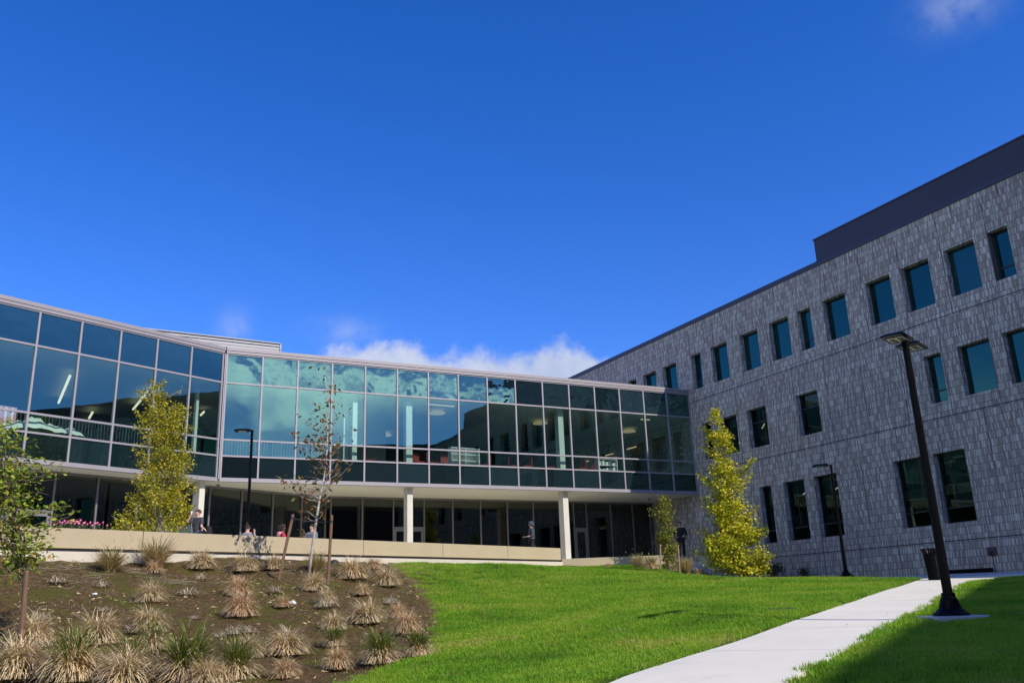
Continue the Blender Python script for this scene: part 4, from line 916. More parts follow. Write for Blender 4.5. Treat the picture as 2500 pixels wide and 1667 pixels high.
# x, y of the foot in a 2352-wide enlargement of the bank, apparent width, kind, label
clumps = [
 (575, 205, 130, 'tall', 'straw tuft against the wall foot below the first wall joint'),
 (812, 185, 145, 'tall', 'tall greenish tuft against the wall foot, right of the black spout'),
 (1050, 195, 120, 'straw', 'straw tuft at the wall foot midway between the tall tuft and the tree shadow'),
 (1045, 245, 70, 'dry', 'pale dried tuft hanging just below the wall-foot straw tuft'),
 (1275, 205, 115, 'straw', 'straw tuft at the wall foot under the tree shadow'),
 (1425, 195, 90, 'straw', 'straw tuft by the wall foot, left behind the left brown stake'),
 (1655, 200, 100, 'tall', 'greenish straw tuft right behind the pale trunk'),
 (1840, 245, 140, 'straw', 'broad straw tuft right of the right brown stake, below the wall'),
 (1950, 195, 85, 'russet', 'small russet tuft at the wall foot where the lawn begins'),
 (2020, 280, 120, 'straw', 'straw tuft at the top right corner of the bank beside the lawn'),
 (290, 265, 100, 'dry', 'thin dried tuft high on the bank, right of the leafy left tree'),
 (530, 285, 70, 'dry', 'tiny dried tuft below the first wall-foot straw tuft'),
 (780, 365, 120, 'straw', 'straw tuft one step below the tall greenish tuft'),
 (800, 215, 80, 'russet', 'low russet tuft at the feet of the tall greenish tuft'),
 (980, 325, 90, 'dry', 'flat dried tuft on bare soil in the upper middle of the bank'),
 (1245, 330, 125, 'russet', 'russet tuft below the tree shadow, upper of two stacked tufts'),
 (1262, 440, 140, 'russet', 'russet and green tuft below the tree shadow, lower of two stacked tufts'),
 (1435, 310, 65, 'dry', 'grey dried tuft at the foot of the left brown stake'),
 (1475, 390, 75, 'russet', 'small russet tuft below the left brown stake'),
 (1632, 305, 110, 'straw', 'straw tuft at the foot of the pale trunk'),
 (1705, 390, 110, 'dry', 'dried pale tuft at the foot of the right brown stake'),
 (1700, 370, 90, 'straw', 'straw tuft pressed behind the dried tuft of the right stake'),
 (1890, 325, 80, 'straw', 'small straw tuft just above the broadest right-hand tuft'),
 (1912, 475, 165, 'straw', 'broadest straw tuft on the right side of the bank'),
 (2040, 370, 80, 'dry', 'dried grey tuft near the right edge of the bank'),
 (2078, 445, 95, 'russet', 'reddish tuft near the right edge of the bank'),
 (200, 460, 110, 'dry', 'spiky pale dried tuft right of the left tree stake'),
 (160, 600, 175, 'straw', 'straw tuft behind the left tree stake, halfway down'),
 (95, 760, 230, 'straw', 'largest straw tuft in the bottom left corner'),
 (500, 585, 190, 'straw', 'rounded straw tuft in the left middle of the bank'),
 (535, 410, 55, 'dry', 'tiny brown dried tuft above the rounded left middle tuft'),
 (770, 520, 150, 'straw', 'upright straw tuft in the centre left, upper of a pair'),
 (785, 615, 150, 'mixed', 'straw and green tuft in the centre left, lower of a pair'),
 (375, 775, 250, 'mixed', 'wide shaggy straw and green tuft at the bottom, second from left'),
 (680, 745, 190, 'mixed', 'green-hearted straw tuft at the bottom, left of the dark green one'),
 (640, 800, 200, 'straw', 'straw tuft cut by the bottom edge of the photo'),
 (970, 775, 250, 'green', 'dark green fountain grass at the bottom, larger of two'),
 (1060, 800, 150, 'straw', 'straw skirt tuft right of the larger dark green grass'),
 (1230, 765, 200, 'green', 'dark green fountain grass at the bottom, smaller of two'),
 (1295, 655, 130, 'straw', 'straw tuft peeking behind the smaller dark green grass'),
 (1150, 790, 110, 'straw', 'low straw tuft between the two dark green grasses'),
 (1490, 640, 175, 'straw', 'round straw tuft in the lower centre right'),
 (1490, 520, 60, 'dry', 'tiny grey dried tuft above the round lower centre tuft'),
 (1482, 760, 130, 'russet', 'russet tuft just below the round lower centre tuft'),
 (1742, 510, 115, 'straw', 'straw tuft on the right middle, upper of three in a column'),
 (1742, 590, 100, 'green', 'small green tuft on the right middle, middle of three in a column'),
 (1760, 710, 130, 'russet', 'russet tuft by the plastic bottle, lowest of three in a column'),
 (1985, 680, 165, 'green', 'green and straw tuft in the lower right of the bank'),
 (2125, 530, 140, 'russet', 'wide russet tuft close to the lawn on the right'),
 (2185, 645, 140, 'green', 'green tuft at the lawn edge, rightmost on the bank'),
 (1142, 545, 60, 'dry', 'small white-dry tuft above the dark green grasses'),
 (1218, 530, 85, 'dry', 'flat dry tuft right of the small white-dry tuft'),
 (1008, 450, 40, 'dry', 'tiniest dried sprig in the middle of the bank'),
 (1300, 520, 70, 'dry', 'sparse dried tuft beside the green weeds, centre of the bank'),
]
for i, (x, y, w, kind, lb) in enumerate(clumps):
    px, py = x/2.138, 1300+y/2.138
    P = on_ground(px, py); d = math.hypot(P[0], P[1]); wid = w/2.138*d/F_PX
    s_ = 1.10*wid/(.84 if kind not in ('tall', 'dry') else .74 if kind == 'tall' else .50)
    o = link_mesh('grass_clump', CM[kind][i % len(CM[kind])], None, tuple(P), random.uniform(0, 6.28), (s_, s_, s_*random.uniform(1.15, 1.4)*(.68 if kind == 'tall' else 1)))
    n_ = 'ornamental grasses on the bank'; tag(o, lb, 'grass clump', n_)
# grasses and shrub by the low wall
for k, (x, y, w, kind, lb) in enumerate(((1484, 1386, 18, 'russet', 'tiny russet tuft at the left end of the low wall bed'), (1557, 1388, 36, 'tall', 'straw tuft in front of the low wall, left of the sapling stakes'), (1590, 1390, 40, 'mixed', 'straw and green tuft just left of the left pale stake'),
        (1645, 1396, 30, 'straw', 'straw tuft between the two pale stakes'), (1677, 1401, 42, 'tall', 'tall straw tuft right of the right pale stake'), (1708, 1404, 26, 'straw', 'last small straw tuft before the golden tree'))):
    P = on_ground(x, y); d = math.hypot(P[0], P[1]); s_ = w*d/F_PX/.80
    o = link_mesh('grass_clump', CM[kind][k % 3], None, tuple(P), random.uniform(0, 6), (s_, s_, s_*1.15)); tag(o, lb, 'grass clump', 'ornamental grasses by the low wall')
def shrub(P, w, h, mat, n, label, seed, name='shrub', leaf=.06):
    rg = np.random.default_rng(seed); rt = empty(name, tuple(P), 0, label, 'shrub'); mb = MB(); st = MB()
    for k in range(14):
        a = rg.uniform(0, 6.28); q = rg.uniform(.2, 1); e = np.array([w/2*q*math.cos(a), w/2*q*math.sin(a), h*rg.uniform(.45, 1)]); st.tube([(0, 0, -.05), e*.5+[0, 0, .05], e], [.012, .008, .004], 5)
        for j in range(n//14): add_leaf(mb, e*rg.uniform(.45, 1.05)+rg.normal(0, .09, 3)*[1, 1, .8], leaf*rg.uniform(.6, 1.3), rg, 1.4)
    mb.v = [(a, b, max(c, .01)) for a, b, c in mb.v]
    mb.build('foliage', mat, rt); st.build('stem', M['bark'], rt)
P = on_ground(1637, 1390); shrub(P, .62, .62, M['leaf_soft'], 420, 'small leafy green shrub under the sapling', 21)
P = fr(PC, dR, nR, -6.0, 1.0); P[2] = gz(P[0], P[1]); shrub(P, 1.5, .75, M['leaf_dark'], 900, 'dark shrub against the grey wall, right of the golden tree', 22)
P = fr(PC, dR, nR, -7.6, .7); P[2] = gz(P[0], P[1]); shrub(P, .8, .45, M['leaf_dark'], 400, 'low dark shrub against the grey wall, left of the slim lamp post', 23)
P = at(1725, 1408, 37.5); P[2] = gz(P[0], P[1]); shrub(P, .7, .4, M['leaf_dark'], 350, 'low dark bush in the shade left of the golden tree', 24)
# ------------------------------------------------------------------ pink flowers above the wall
def flower():
    rg = np.random.default_rng(3); st = MB(); st.tube([(0, 0, 0), (.01, 0, .25), (0, .01, .5)], .006, 5)
    for k in range(6): add_leaf(st, np.array([0, 0, .08+.06*k]), .10, rg, 1.4)
    h = MB()
    for k in range(11):
        a = 2*math.pi*k/11; d = np.array([math.cos(a), math.sin(a), 0]); s_ = np.array([-d[1], d[0], 0]); c = np.array([0, 0, 0.])
        h.quad(c+d*.02-s_*.008, c+d*.02+s_*.008, c+d*.062+s_*.018+[0, 0, .012], c+d*.062-s_*.018+[0, 0, .012])
    e = MB(); e.lathe([(.024, -.005), (.022, .012), (.006, .02)], 8)
    return st.mesh('flower_stem', M['plant_stem']), h.mesh('petals', M['pink']), e.mesh('flower_eye', M['yellow_eye'])
fs, fp, fe = flower()
fx = [132, 139, 146, 152, 158, 163, 167, 171, 175, 180, 183, 187, 191, 193, 197, 201, 205, 208, 214, 221, 226, 233, 238, 243, 252, 262]
for i, x in enumerate(fx):
    d = 28.9+random.uniform(0, .5)
    P = at(x, 1283.5-[0, 4, 6, 2, 7][i % 5]-(8 if 150 < x < 200 else 3)*random.uniform(.3, 1)+abs(x-185)*.02, d); z = P[2]-.36
    rt = empty('flower', (P[0], P[1], z+.10), random.uniform(0, 6), 'pink daisy flower in the row above the long wall', 'flower', 'pink flowers above the wall')
    rt.rotation_euler = (R(random.uniform(35, 65)), 0, R(random.uniform(-25, 5)))
    rt.rotation_euler = (0, 0, R(random.uniform(-25, 15))); rt.scale = (.55, .55, .55)
    a = link_mesh('stem', fs, rt); b_ = link_mesh('petals', fp, rt, (0, 0, .5)); c_ = link_mesh('eye', fe, rt, (0, 0, .5)); b_.rotation_euler[0] = c_.rotation_euler[0] = R(random.uniform(60, 85))
# ------------------------------------------------------------------ small things on the ground
P = on_ground(322.5, 1371); mb = MB(); mb.tube([(0, 0, -.05), (0, 0, .12)], [.03, .03], 8); mb.lathe([(.03, .12), (.07, .15), (.075, .19), (.05, .20)], 10); tag(mb.build('spout', M['black_metal'], loc=tuple(P)), 'small black garden spout standing at the wall foot', 'spout')
P = on_ground(816, 1375); mb = MB(); mb.lathe([(.15, 0), (.13, .08), (.05, .12)], 9); tag(mb.build('debris', M['debris'], loc=tuple(P)), 'small dark heap at the wall foot right of the stakes', 'debris')
def crumple(name, px, py, s_, mat, label, cat, seed):
    rg = np.random.default_rng(seed); P = on_ground(px, py); mb = MB(); n, k = 9, 6
    for i in range(k+1):
        for j in range(n):
            th = math.pi*i/k; ph = 2*math.pi*j/n; r_ = s_*rg.uniform(.6, 1.15); mb.v.append((r_*1.3*math.sin(th)*math.cos(ph), r_*math.sin(th)*math.sin(ph), max(0, r_*.6*math.cos(th)+s_*.4)))
    for i in range(k):
        for j in range(n): q = (j+1) % n; mb.f.append((i*n+j, (i+1)*n+j, (i+1)*n+q, i*n+q)); mb.mi.append(0)
    tag(mb.build(name, mat, loc=(P[0], P[1], P[2]+.03)), label, cat)
crumple('paper_scrap', 232, 1456, .055, M['white_paint'], 'white scrap of paper on bare soil, upper left of the bank', 'litter', 1)
crumple('paper_scrap', 714, 1478, .08, M['white_paint'], 'white scrap of paper below the left brown stake', 'litter', 2)
P = on_ground(817, 1620); bt = empty('bottle', (P[0], P[1], P[2]+.06), R(40), 'crumpled clear plastic bottle lying low on the bank', 'bottle')
mb = MB(); mb.lathe([(.03, -.11), (.036, -.08), (.034, 0), (.036, .05), (.02, .09), (.013, .11)], 10); q = mb.build('body', M['clear_plastic'], bt); q.rotation_euler = (R(80), 0, 0)
mb = MB(); mb.lathe([(.016, .111), (.016, .13)], 8); q = mb.build('cap', M['white_paint'], bt); q.rotation_euler = (R(80), 0, 0)
P = on_ground(1900, 1489); mb = MB(); mb.box(-.28, .28, -.2, .2, -.05, .03); 
for k in range(6): mb.box(-.24, .24, -.17+k*.06, -.14+k*.06, .031, .04, 1)
tag(mb.build('drain_cover', [simple('green_plastic', (.06, .13, .08), (.05, .1, .06), 5, .6), M['debris']], loc=tuple(P), rz=R(10)), 'green slotted drain cover flush in the lawn', 'drain cover')
# jute netting strands along the top of the bank
rg = np.random.default_rng(17); mb = MB()
for k in range(170):
    u = rg.uniform(-6, 7.5); o_ = rg.choice([.9, 1.3, 1.7, 2.2, 2.6])+rg.normal(0, .18); L = rg.uniform(.5, 1.6)
    pts = []
    for j in range(6):
        q = fr(P0, dW, nW, u+L*(j/5-.5), o_+.10*math.sin(j*.9+k)+.04*rg.normal()); pts.append((q[0], q[1], 0))
    zz = ground_z(np.array(pts)[:, :2]); pts = [(p[0], p[1], z+rg.uniform(-.01, .04)) for p, z in zip(pts, zz)]
    mb.tube(pts, rg.uniform(.0025, .005), 3, False)
tag(mb.build('jute_netting', simple('jute', (.36, .30, .20), (.24, .19, .12), 9, .9)), 'frayed straw netting strands along the top of the bank', 'netting', None, 'stuff')
# weeds, moss and fallen straw on the bank
rg = np.random.default_rng(23); mb = MB()
lo_, hi_ = bed.min(0), bed.max(0)
cand = np.c_[rg.uniform(max(lo_[0], -14), hi_[0], 52000), rg.uniform(max(lo_[1], 11), hi_[1], 52000)]
cand = cand[inside(cand, bed)]
den = np.sin(cand[:, 0]*1.1+2)*np.cos(cand[:, 1]*.8)+np.sin(cand[:, 0]*2.7+cand[:, 1]*1.9)*.6
cand = cand[rg.uniform(0, 1, len(cand)) < np.clip(.42+.42*den, .07, .95)][:16000]
cz = ground_z(cand)
for (x, y), z in zip(cand, cz):
    a = rg.uniform(0, 6.28); d = np.array([math.cos(a), math.sin(a), 0]); s_ = np.array([-d[1], d[0], 0]); t = rg.uniform()
    p = np.array([x, y, z+.0])
    if t < .66:
        for k in range(2):
            h_ = rg.uniform(.02, .06); q = p+rg.normal(0, .03, 3)*[1, 1, 0]; mb.tri(q-s_*.007, q+s_*.007, q+d*h_*.6+[0, 0, h_], 0)
    elif t < .86:
        L = rg.uniform(.04, .15); mb.quad(p-s_*.004+[0, 0, .02], p+s_*.004+[0, 0, .02], p+d*L+s_*.002+[0, 0, rg.uniform(.015, .06)], p+d*L-s_*.002+[0, 0, rg.uniform(.015, .06)], 1)
    else:
        r_ = rg.uniform(.006, .018); k = len(mb.v); mb.v += [tuple(p+[r_, 0, .02]), tuple(p+[-r_*.5, r_, .02]), tuple(p+[-r_*.5, -r_, .02]), tuple(p+[0, 0, .02+r_*1.4])]; mb.f += [(k, k+1, k+3), (k+1, k+2, k+3), (k+2, k, k+3)]; mb.mi += [2, 2, 2]
tag(mb.build('ground_cover', [M['gblade'], M['straw'], simple('pebble', (.34, .29, .23), (.2, .17, .14), 8, .9)]), 'weeds, fallen straw and pebbles over the bare soil of the bank', 'ground cover', None, 'stuff')

# ------------------------------------------------------------------ lawn blades (uncountable: one object)
M['lawn'] = None
def lawn_mat():
    t = NT('lawn_blade'); g = t.n('ShaderNodeNewGeometry'); pos = g.outputs['Position']
    n1 = t.noise(pos, .42, 6, .68); n2 = t.noise(pos, 2.2, 5, .65)
    rnd = t.n('ShaderNodeObjectInfo').outputs['Random']
    col = t.ramp(n1, [(.30, (.085, .23, .012)), (.45, (.21, .43, .02)), (.58, (.36, .52, .04)), (.70, (.62, .53, .16))])
    col = t.mix(t.math('MULTIPLY', t.sstep(n2, .52, .72), .55), col, (.55, .46, .14, 1))
    col = t.mix(t.math('MULTIPLY', rnd, .30), col, (.32, .56, .03, 1))
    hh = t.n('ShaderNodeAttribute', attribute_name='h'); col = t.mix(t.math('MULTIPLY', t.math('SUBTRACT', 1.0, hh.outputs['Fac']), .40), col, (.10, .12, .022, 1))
    p = t.n('ShaderNodeBsdfPrincipled'); t.l(col, p.inputs['Base Color']); p.inputs['Roughness'].default_value = .55; p.inputs['Specular IOR Level'].default_value = .3
    tr = t.n('ShaderNodeBsdfTranslucent'); t.l(t.mix(1.0, col, (1, 1, .5, 1), 'MULTIPLY'), tr.inputs[0])
    mx = t.n('ShaderNodeMixShader'); mx.inputs[0].default_value = .42; t.l(p.outputs[0], mx.inputs[1]); t.l(tr.outputs[0], mx.inputs[2]); t.l(mx.outputs[0], t.out.inputs[0]); return t.m
M['lawn'] = lawn_mat()
def patch(seed, n, rad, h):
    rg = np.random.default_rng(seed); mb = MB(); hs = []
    for k in range(n):
        r_ = rad*math.sqrt(rg.uniform()); a = rg.uniform(0, 6.28); p = np.array([r_*math.cos(a), r_*math.sin(a), -.01]); b = rg.uniform(0, 6.28)
        d = np.array([math.cos(b), math.sin(b), 0]); s_ = np.array([-d[1], d[0], 0]); hh = h*rg.uniform(.5, 1.25); w = .0036*rg.uniform(.7, 1.3); ln = rg.uniform(.1, .7)
        q = p+d*hh*ln*.35+np.array([0, 0, hh*.6]); e = p+d*hh*ln+np.array([0, 0, hh])
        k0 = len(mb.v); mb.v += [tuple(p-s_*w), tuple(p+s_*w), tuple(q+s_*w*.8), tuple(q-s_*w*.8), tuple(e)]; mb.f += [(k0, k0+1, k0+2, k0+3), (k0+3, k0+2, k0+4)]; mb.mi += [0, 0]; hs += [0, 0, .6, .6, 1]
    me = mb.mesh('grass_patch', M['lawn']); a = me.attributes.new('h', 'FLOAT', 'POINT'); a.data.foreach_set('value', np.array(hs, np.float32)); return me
def lawn():
    rg = np.random.default_rng(41)
    N = 150000
    xy = np.c_[rg.uniform(-10, 24, N), rg.uniform(6, 44, N)]
    d = np.hypot(xy[:, 0], xy[:, 1]); az = np.degrees(np.arctan2(xy[:, 0], xy[:, 1]))
    keep = (az > -25) & (az < 36) & (d > 7.5)
    dens = np.clip(1.35-d/26, .22, 1.0); keep &= rg.uniform(0, 1, N) < dens*.62
    keep &= sdist(xy, bed) > rg.uniform(-.1, .25, N)
    keep &= ~is_paved(xy)
    so, oo = xy@PD, xy@PDn; keep &= ~((oo > offL-.1) & (oo < offL+.15)); keep &= ~((oo > offR-.10) & (oo < offR+.15))
    keep &= ~inside(xy, terr_poly)
    rel = xy-P0[:2]; keep &= ~((rel@nW[:2] < .18) & (rel@dW[:2] < 17.8))
    keep &= ~((xy[:, 1] > LW0[1]-.2) & (xy[:, 0] > LW0[0]-1))
    relR = xy-PC[:2]; keep &= ~((relR@nR[:2] < 5.8) & (relR@dR[:2] > -7))
    bp = np.linalg.norm(xy-B1[:2], axis=1) > .5; keep &= bp
    keep &= np.linalg.norm(xy-b1[:2], axis=1) > .6
    s_ = xy@PD; o_ = xy@PDn; keep &= ~((s_ > S_END-4.5) & (o_ < offL) & (o_ > offR-np.clip((s_-S_END+4.5)/4.5, 0, 1.3)**2*2.2))
    xy = xy[keep]; z = ground_z(xy)
    me = bpy.data.meshes.new('lawn'); me.from_pydata(np.c_[xy, z].tolist(), [], [])
    dd = np.hypot(xy[:, 0], xy[:, 1]); sc = rg.uniform(.8, 1.25, len(xy))*np.clip(.75+dd/45, .8, 1.5)
    edge = (np.abs(o_[keep]-offR) < .35); sc = np.where(edge, sc*1.25, sc)
    a = me.attributes.new('sc', 'FLOAT', 'POINT'); a.data.foreach_set('value', sc.astype(np.float32))
    a = me.attributes.new('rz', 'FLOAT', 'POINT'); a.data.foreach_set('value', rg.uniform(0, 6.28, len(xy)).astype(np.float32))
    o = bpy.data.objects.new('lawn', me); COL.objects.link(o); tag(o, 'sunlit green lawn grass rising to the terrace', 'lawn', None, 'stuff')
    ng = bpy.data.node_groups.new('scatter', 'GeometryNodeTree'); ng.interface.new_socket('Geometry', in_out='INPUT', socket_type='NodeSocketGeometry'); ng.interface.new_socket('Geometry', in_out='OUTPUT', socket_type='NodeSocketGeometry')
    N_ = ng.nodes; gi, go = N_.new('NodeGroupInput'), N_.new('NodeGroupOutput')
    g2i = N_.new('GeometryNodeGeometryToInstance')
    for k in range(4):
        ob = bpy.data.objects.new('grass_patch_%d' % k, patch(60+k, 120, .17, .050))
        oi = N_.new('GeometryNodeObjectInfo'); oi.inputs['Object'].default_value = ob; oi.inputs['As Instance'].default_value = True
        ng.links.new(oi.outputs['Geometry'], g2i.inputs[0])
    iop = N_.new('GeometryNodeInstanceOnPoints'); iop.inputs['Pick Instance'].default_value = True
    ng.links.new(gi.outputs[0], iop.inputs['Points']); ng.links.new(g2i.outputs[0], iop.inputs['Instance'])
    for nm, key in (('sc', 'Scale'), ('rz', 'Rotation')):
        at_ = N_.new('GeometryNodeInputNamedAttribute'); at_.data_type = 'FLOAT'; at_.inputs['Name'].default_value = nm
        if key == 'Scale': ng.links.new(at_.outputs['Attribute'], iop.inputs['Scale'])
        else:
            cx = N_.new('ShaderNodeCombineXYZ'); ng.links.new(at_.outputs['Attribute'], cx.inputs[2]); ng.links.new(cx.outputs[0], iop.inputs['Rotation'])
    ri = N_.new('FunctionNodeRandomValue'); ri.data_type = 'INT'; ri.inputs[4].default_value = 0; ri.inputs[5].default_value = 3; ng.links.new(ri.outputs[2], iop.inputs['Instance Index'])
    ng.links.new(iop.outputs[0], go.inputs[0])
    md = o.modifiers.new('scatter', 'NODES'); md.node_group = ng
    print('lawn patches', len(xy))
lawn()
# fallen leaves on lawn and path
rg = np.random.default_rng(77); mb = MB()
for k in range(210):
    if k < 140: x, y = b1[0]+rg.normal(0, 2.6)-.8, b1[1]+rg.normal(0, 2.2)-1.0
    else: x, y = rg.uniform(-4, 14), rg.uniform(10, 36)
    z = gz(x, y)+.045; add_leaf(mb, np.array([x, y, z]), rg.uniform(.03, .055), rg, 1.2)
tag(mb.build('fallen_leaves', M['leaf_rust']), 'scattered dry leaves fallen over the lawn', 'fallen leaves', None, 'stuff')
# ------------------------------------------------------------------ people
def skinned(name, verts, edges, radii, mat, parent, sub=2):
    me = bpy.data.meshes.new(name); me.from_pydata([tuple(v) for v in verts], edges, []); me.materials.append(mat)
    o = bpy.data.objects.new(name, me); COL.objects.link(o); o.parent = parent
    sk = o.modifiers.new('skin', 'SKIN'); sk.use_smooth_shade = True
    for i, r_ in enumerate(radii):
        d = me.skin_vertices[0].data[i]; rr = r_ if isinstance(r_, tuple) else (r_, r_); d.radius = rr; d.use_root = (i == 0)
    o.modifiers.new('subdivision', 'SUBSURF').levels = sub; o.modifiers[-1].render_levels = sub
    return o
class Sk:
    def __init__(s): s.v = []; s.e = []; s.r = []
    def add(s, p, r_, par=None):
        s.v.append(np.array(p, float)); s.r.append(r_); k = len(s.v)-1
        if par is not None: s.e.append((par, k))
        return k
def person(P, face, label, top, legs, skin, hair, arms, sit=0.0, H=1.72, bun=False, curly=False, hood=None, sleeves=1.0, turn=0, pulled=False):
    """face: heading in degrees; arms: ((elbow),(hand)) for left(+y) and right(-y), relative to the shoulder"""
    k_ = H/1.72
    root = empty('person', tuple(P), R(face), label, 'person'); root.scale = (k_, k_, k_)
    dz = -sit
    b = Sk()
    pel = b.add((0, 0, .95+dz), (.125, .155)); sp_ = b.add((0, 0, 1.13+dz), (.105, .135), pel); ch = b.add((.0, 0, 1.33+dz), (.11, .155), sp_); nk = b.add((0, 0, 1.47+dz), .056, ch)
    tr = R(turn); hx, hy = math.cos(tr), math.sin(tr)
    jw = b.add((.015*hx, .015*hy, 1.545+dz), .062, nk); hm = b.add((.015*hx, .015*hy, 1.615+dz), (.092, .078), jw); b.add((0, 0, 1.69+dz), (.07, .062), hm)
    def hp(x, y, z): return np.array([x*hx-y*hy+.015*hx, x*hy+y*hx+.015*hy, z+dz])
    b.add(hp(.108, 0, 1.60), .014, hm)
    hands = []
    sh_pts = []
    for sgn, (el, hd) in zip((1, -1), arms):
        s0 = np.array([0, .185*sgn, 1.405+dz]); si = b.add(s0, .056, ch); e = s0+np.array(el); h = s0+np.array(hd)
        ei = b.add(e, .040, si); wv = h-e; wv /= np.linalg.norm(wv); w = h-wv*.07; wi = b.add(w, .027, ei); pi = b.add(h, (.034, .018), wi)
        sd = np.cross(wv, [0, 0, 1.0]); 
        if np.linalg.norm(sd) < .2: sd = np.cross(wv, [1.0, 0, 0])
        sd /= np.linalg.norm(sd); nn = np.cross(sd, wv)
        for q, (o_, L) in enumerate(((-.027, .052), (-.009, .060), (.009, .057), (.026, .044))):
            a = b.add(h+wv*(.03+L*.5)+sd*o_-nn*.006, .0085, pi); b.add(h+wv*(.03+L*.9)+sd*o_-nn*.028, .0075, a)
        a = b.add(h+sd*.045*-1+wv*.0, .010, pi); b.add(h-sd*.058+wv*.034-nn*.01, .009, a)
        sh_pts.append((s0, e, w)); hands.append(h)
    lg = []
    for sgn in (1, -1):
        hi = b.add((0, .095*sgn, .90+dz), (.085, .085), pel)
        if sit: kn = (.42, .13*sgn, .92+dz); an = (.40, .13*sgn, .08); 
        else: kn = (.03, .105*sgn, .50), ; kn = kn[0]; an = (-.01, .11*sgn, .085)
        ki = b.add(kn, .058, hi); ai = b.add(an, .040, ki); b.add((an[0]+.15, an[1]+.01*sgn, .035), (.040, .030), ai); lg.append((b.v[hi], np.array(kn), np.array(an)))
    skinned('body', b.v, b.e, b.r, skin, root)
    # top
    t = Sk(); p0 = t.add((0, 0, .90+dz), (.148, .180)); p1 = t.add((0, 0, 1.13+dz), (.128, .160), p0); p2 = t.add((0, 0, 1.34+dz), (.132, .172), p1); t.add((0, 0, 1.45+dz), (.082, .09), p2)
    for s0, e, w in sh_pts:
        a = t.add(s0, .074, p2); f = s0+(e-s0)*min(1, sleeves*1.6); c = t.add(f, .060, a)
        if sleeves >= 1: t.add(w-(w-e)*.1, .042, c)
    skinned('top', t.v, t.e, t.r, top, root)
    # trousers
    t = Sk(); p0 = t.add((0, 0, .97+dz), (.138, .168))
    for h, k2, a in lg:
        c = t.add(h, .098, p0); d = t.add(k2, .072, c); t.add(a+np.array([0, 0, .03]), .062, d)
    skinned('trousers', t.v, t.e, t.r, legs, root)
    for (h, k2, a) in lg:
        mb = MB(); mb.lathe([(.048, 0), (.05, .02), (.044, .06), (.03, .09)], 10); s_ = mb.build('shoe', M['shoe_white'], root, smooth=True, loc=(a[0]+.05, a[1], .002)); s_.scale = (2.4, 1, 1)
    # face
    for y in (.033, -.033):
        e = MB(); e.lathe([(.004, -.007), (.009, 0), (.004, .007)], 8); q = hp(.082, y, 1.625); e.build('eye', M['hair_dark'], root, loc=tuple(q))
        e = MB(); e.lathe([(.008, -.022), (.015, 0), (.008, .022)], 8); q = hp(.0, y*2.55, 1.60); e.build('ear', skin, root, loc=tuple(q))
    e = MB(); q = hp(.086, 0, 1.562); e.box(-.006, .006, -.022, .022, -.005, .005); e.build('mouth', M['pink'], root, loc=tuple(q), rz=tr)
    # hair: a cap of locks over skull and nape
    if hair is not None:
        rg = np.random.default_rng(int(abs(P[0])*100)); mb = MB(); n, kk = 18, 9
        for i in range(kk+1):
            for j in range(n):
                th = math.pi*.60*i/kk; ph = 2*math.pi*j/n; fx_ = math.cos(ph)
                th2 = th*(1.0-.38*max(0, fx_)); g = 1+rg.normal(0, .03 if not curly else .09)
                rx, ry, rz_ = .108*g, .094*g, .108*g
                if curly: rx, ry, rz_ = .140*g, .135*g, .128*g
                drop = (0 if not curly else -.07*max(0, -fx_+.4)*(i/kk))
                q = hp(rx*math.sin(th2)*fx_-.012, ry*math.sin(th2)*math.sin(ph), 1.632+rz_*math.cos(th2)+drop); mb.v.append(tuple(q))
        for i in range(kk):
            for j in range(n): q = (j+1) % n; mb.f.append((i*n+j, (i+1)*n+j, (i+1)*n+q, i*n+q)); mb.mi.append(0)
        if bun: q = hp(-.05, 0, 1.755); mb.lathe([(.02, -.045), (.05, -.02), (.055, .01), (.04, .04), (.01, .055)], 10, tuple(q))
        if pulled: q = hp(-.10, 0, 1.62); mb.lathe([(.02, -.05), (.045, -.02), (.045, .02), (.015, .05)], 10, tuple(q))
        if curly:
            for c_ in range(46):
                ph = rg.uniform(.9, 5.4); th = rg.uniform(.2, 1.9); q = hp(.15*math.sin(th)*math.cos(ph)-.02, .145*math.sin(th)*math.sin(ph), 1.60+.14*math.cos(th)-.05*rg.uniform()); mb.lathe([(.012, -.03), (.034, -.01), (.034, .012), (.012, .03)], 7, tuple(q))
        mb.build('hair', hair, root, smooth=True)
    if hood == 'up':
        mb = MB(); n, kk = 18, 10
        for i in range(kk+1):
            for j in range(n):
                th = math.pi*.78*i/kk; ph = 2*math.pi*j/n; th2 = th*(1-.42*max(0, math.cos(ph))); q = hp(.135*math.sin(th2)*math.cos(ph)-.02, .12*math.sin(th2)*math.sin(ph), 1.63+.135*math.cos(th2)); mb.v.append(tuple(q))
        for i in range(kk):
            for j in range(n): q = (j+1) % n; mb.f.append((i*n+j, (i+1)*n+j, (i+1)*n+q, i*n+q)); mb.mi.append(0)
        mb.build('hood', top, root, smooth=True)
    if hood not in (None, 'up'):
        mb = MB(); mb.lathe([(.07, .06), (.125, .055), (.15, .0), (.13, -.09), (.06, -.15), (.02, -.16)], 14); h = mb.build('hood', hood, root, smooth=True, loc=(-.075, 0, 1.43+dz)); h.scale = (.75, 1, 1)
    return root, hands
def stool(P):
    pass
def dpt(x, y, d): q = at(x, y, d); return np.array([q[0], q[1], TERR])
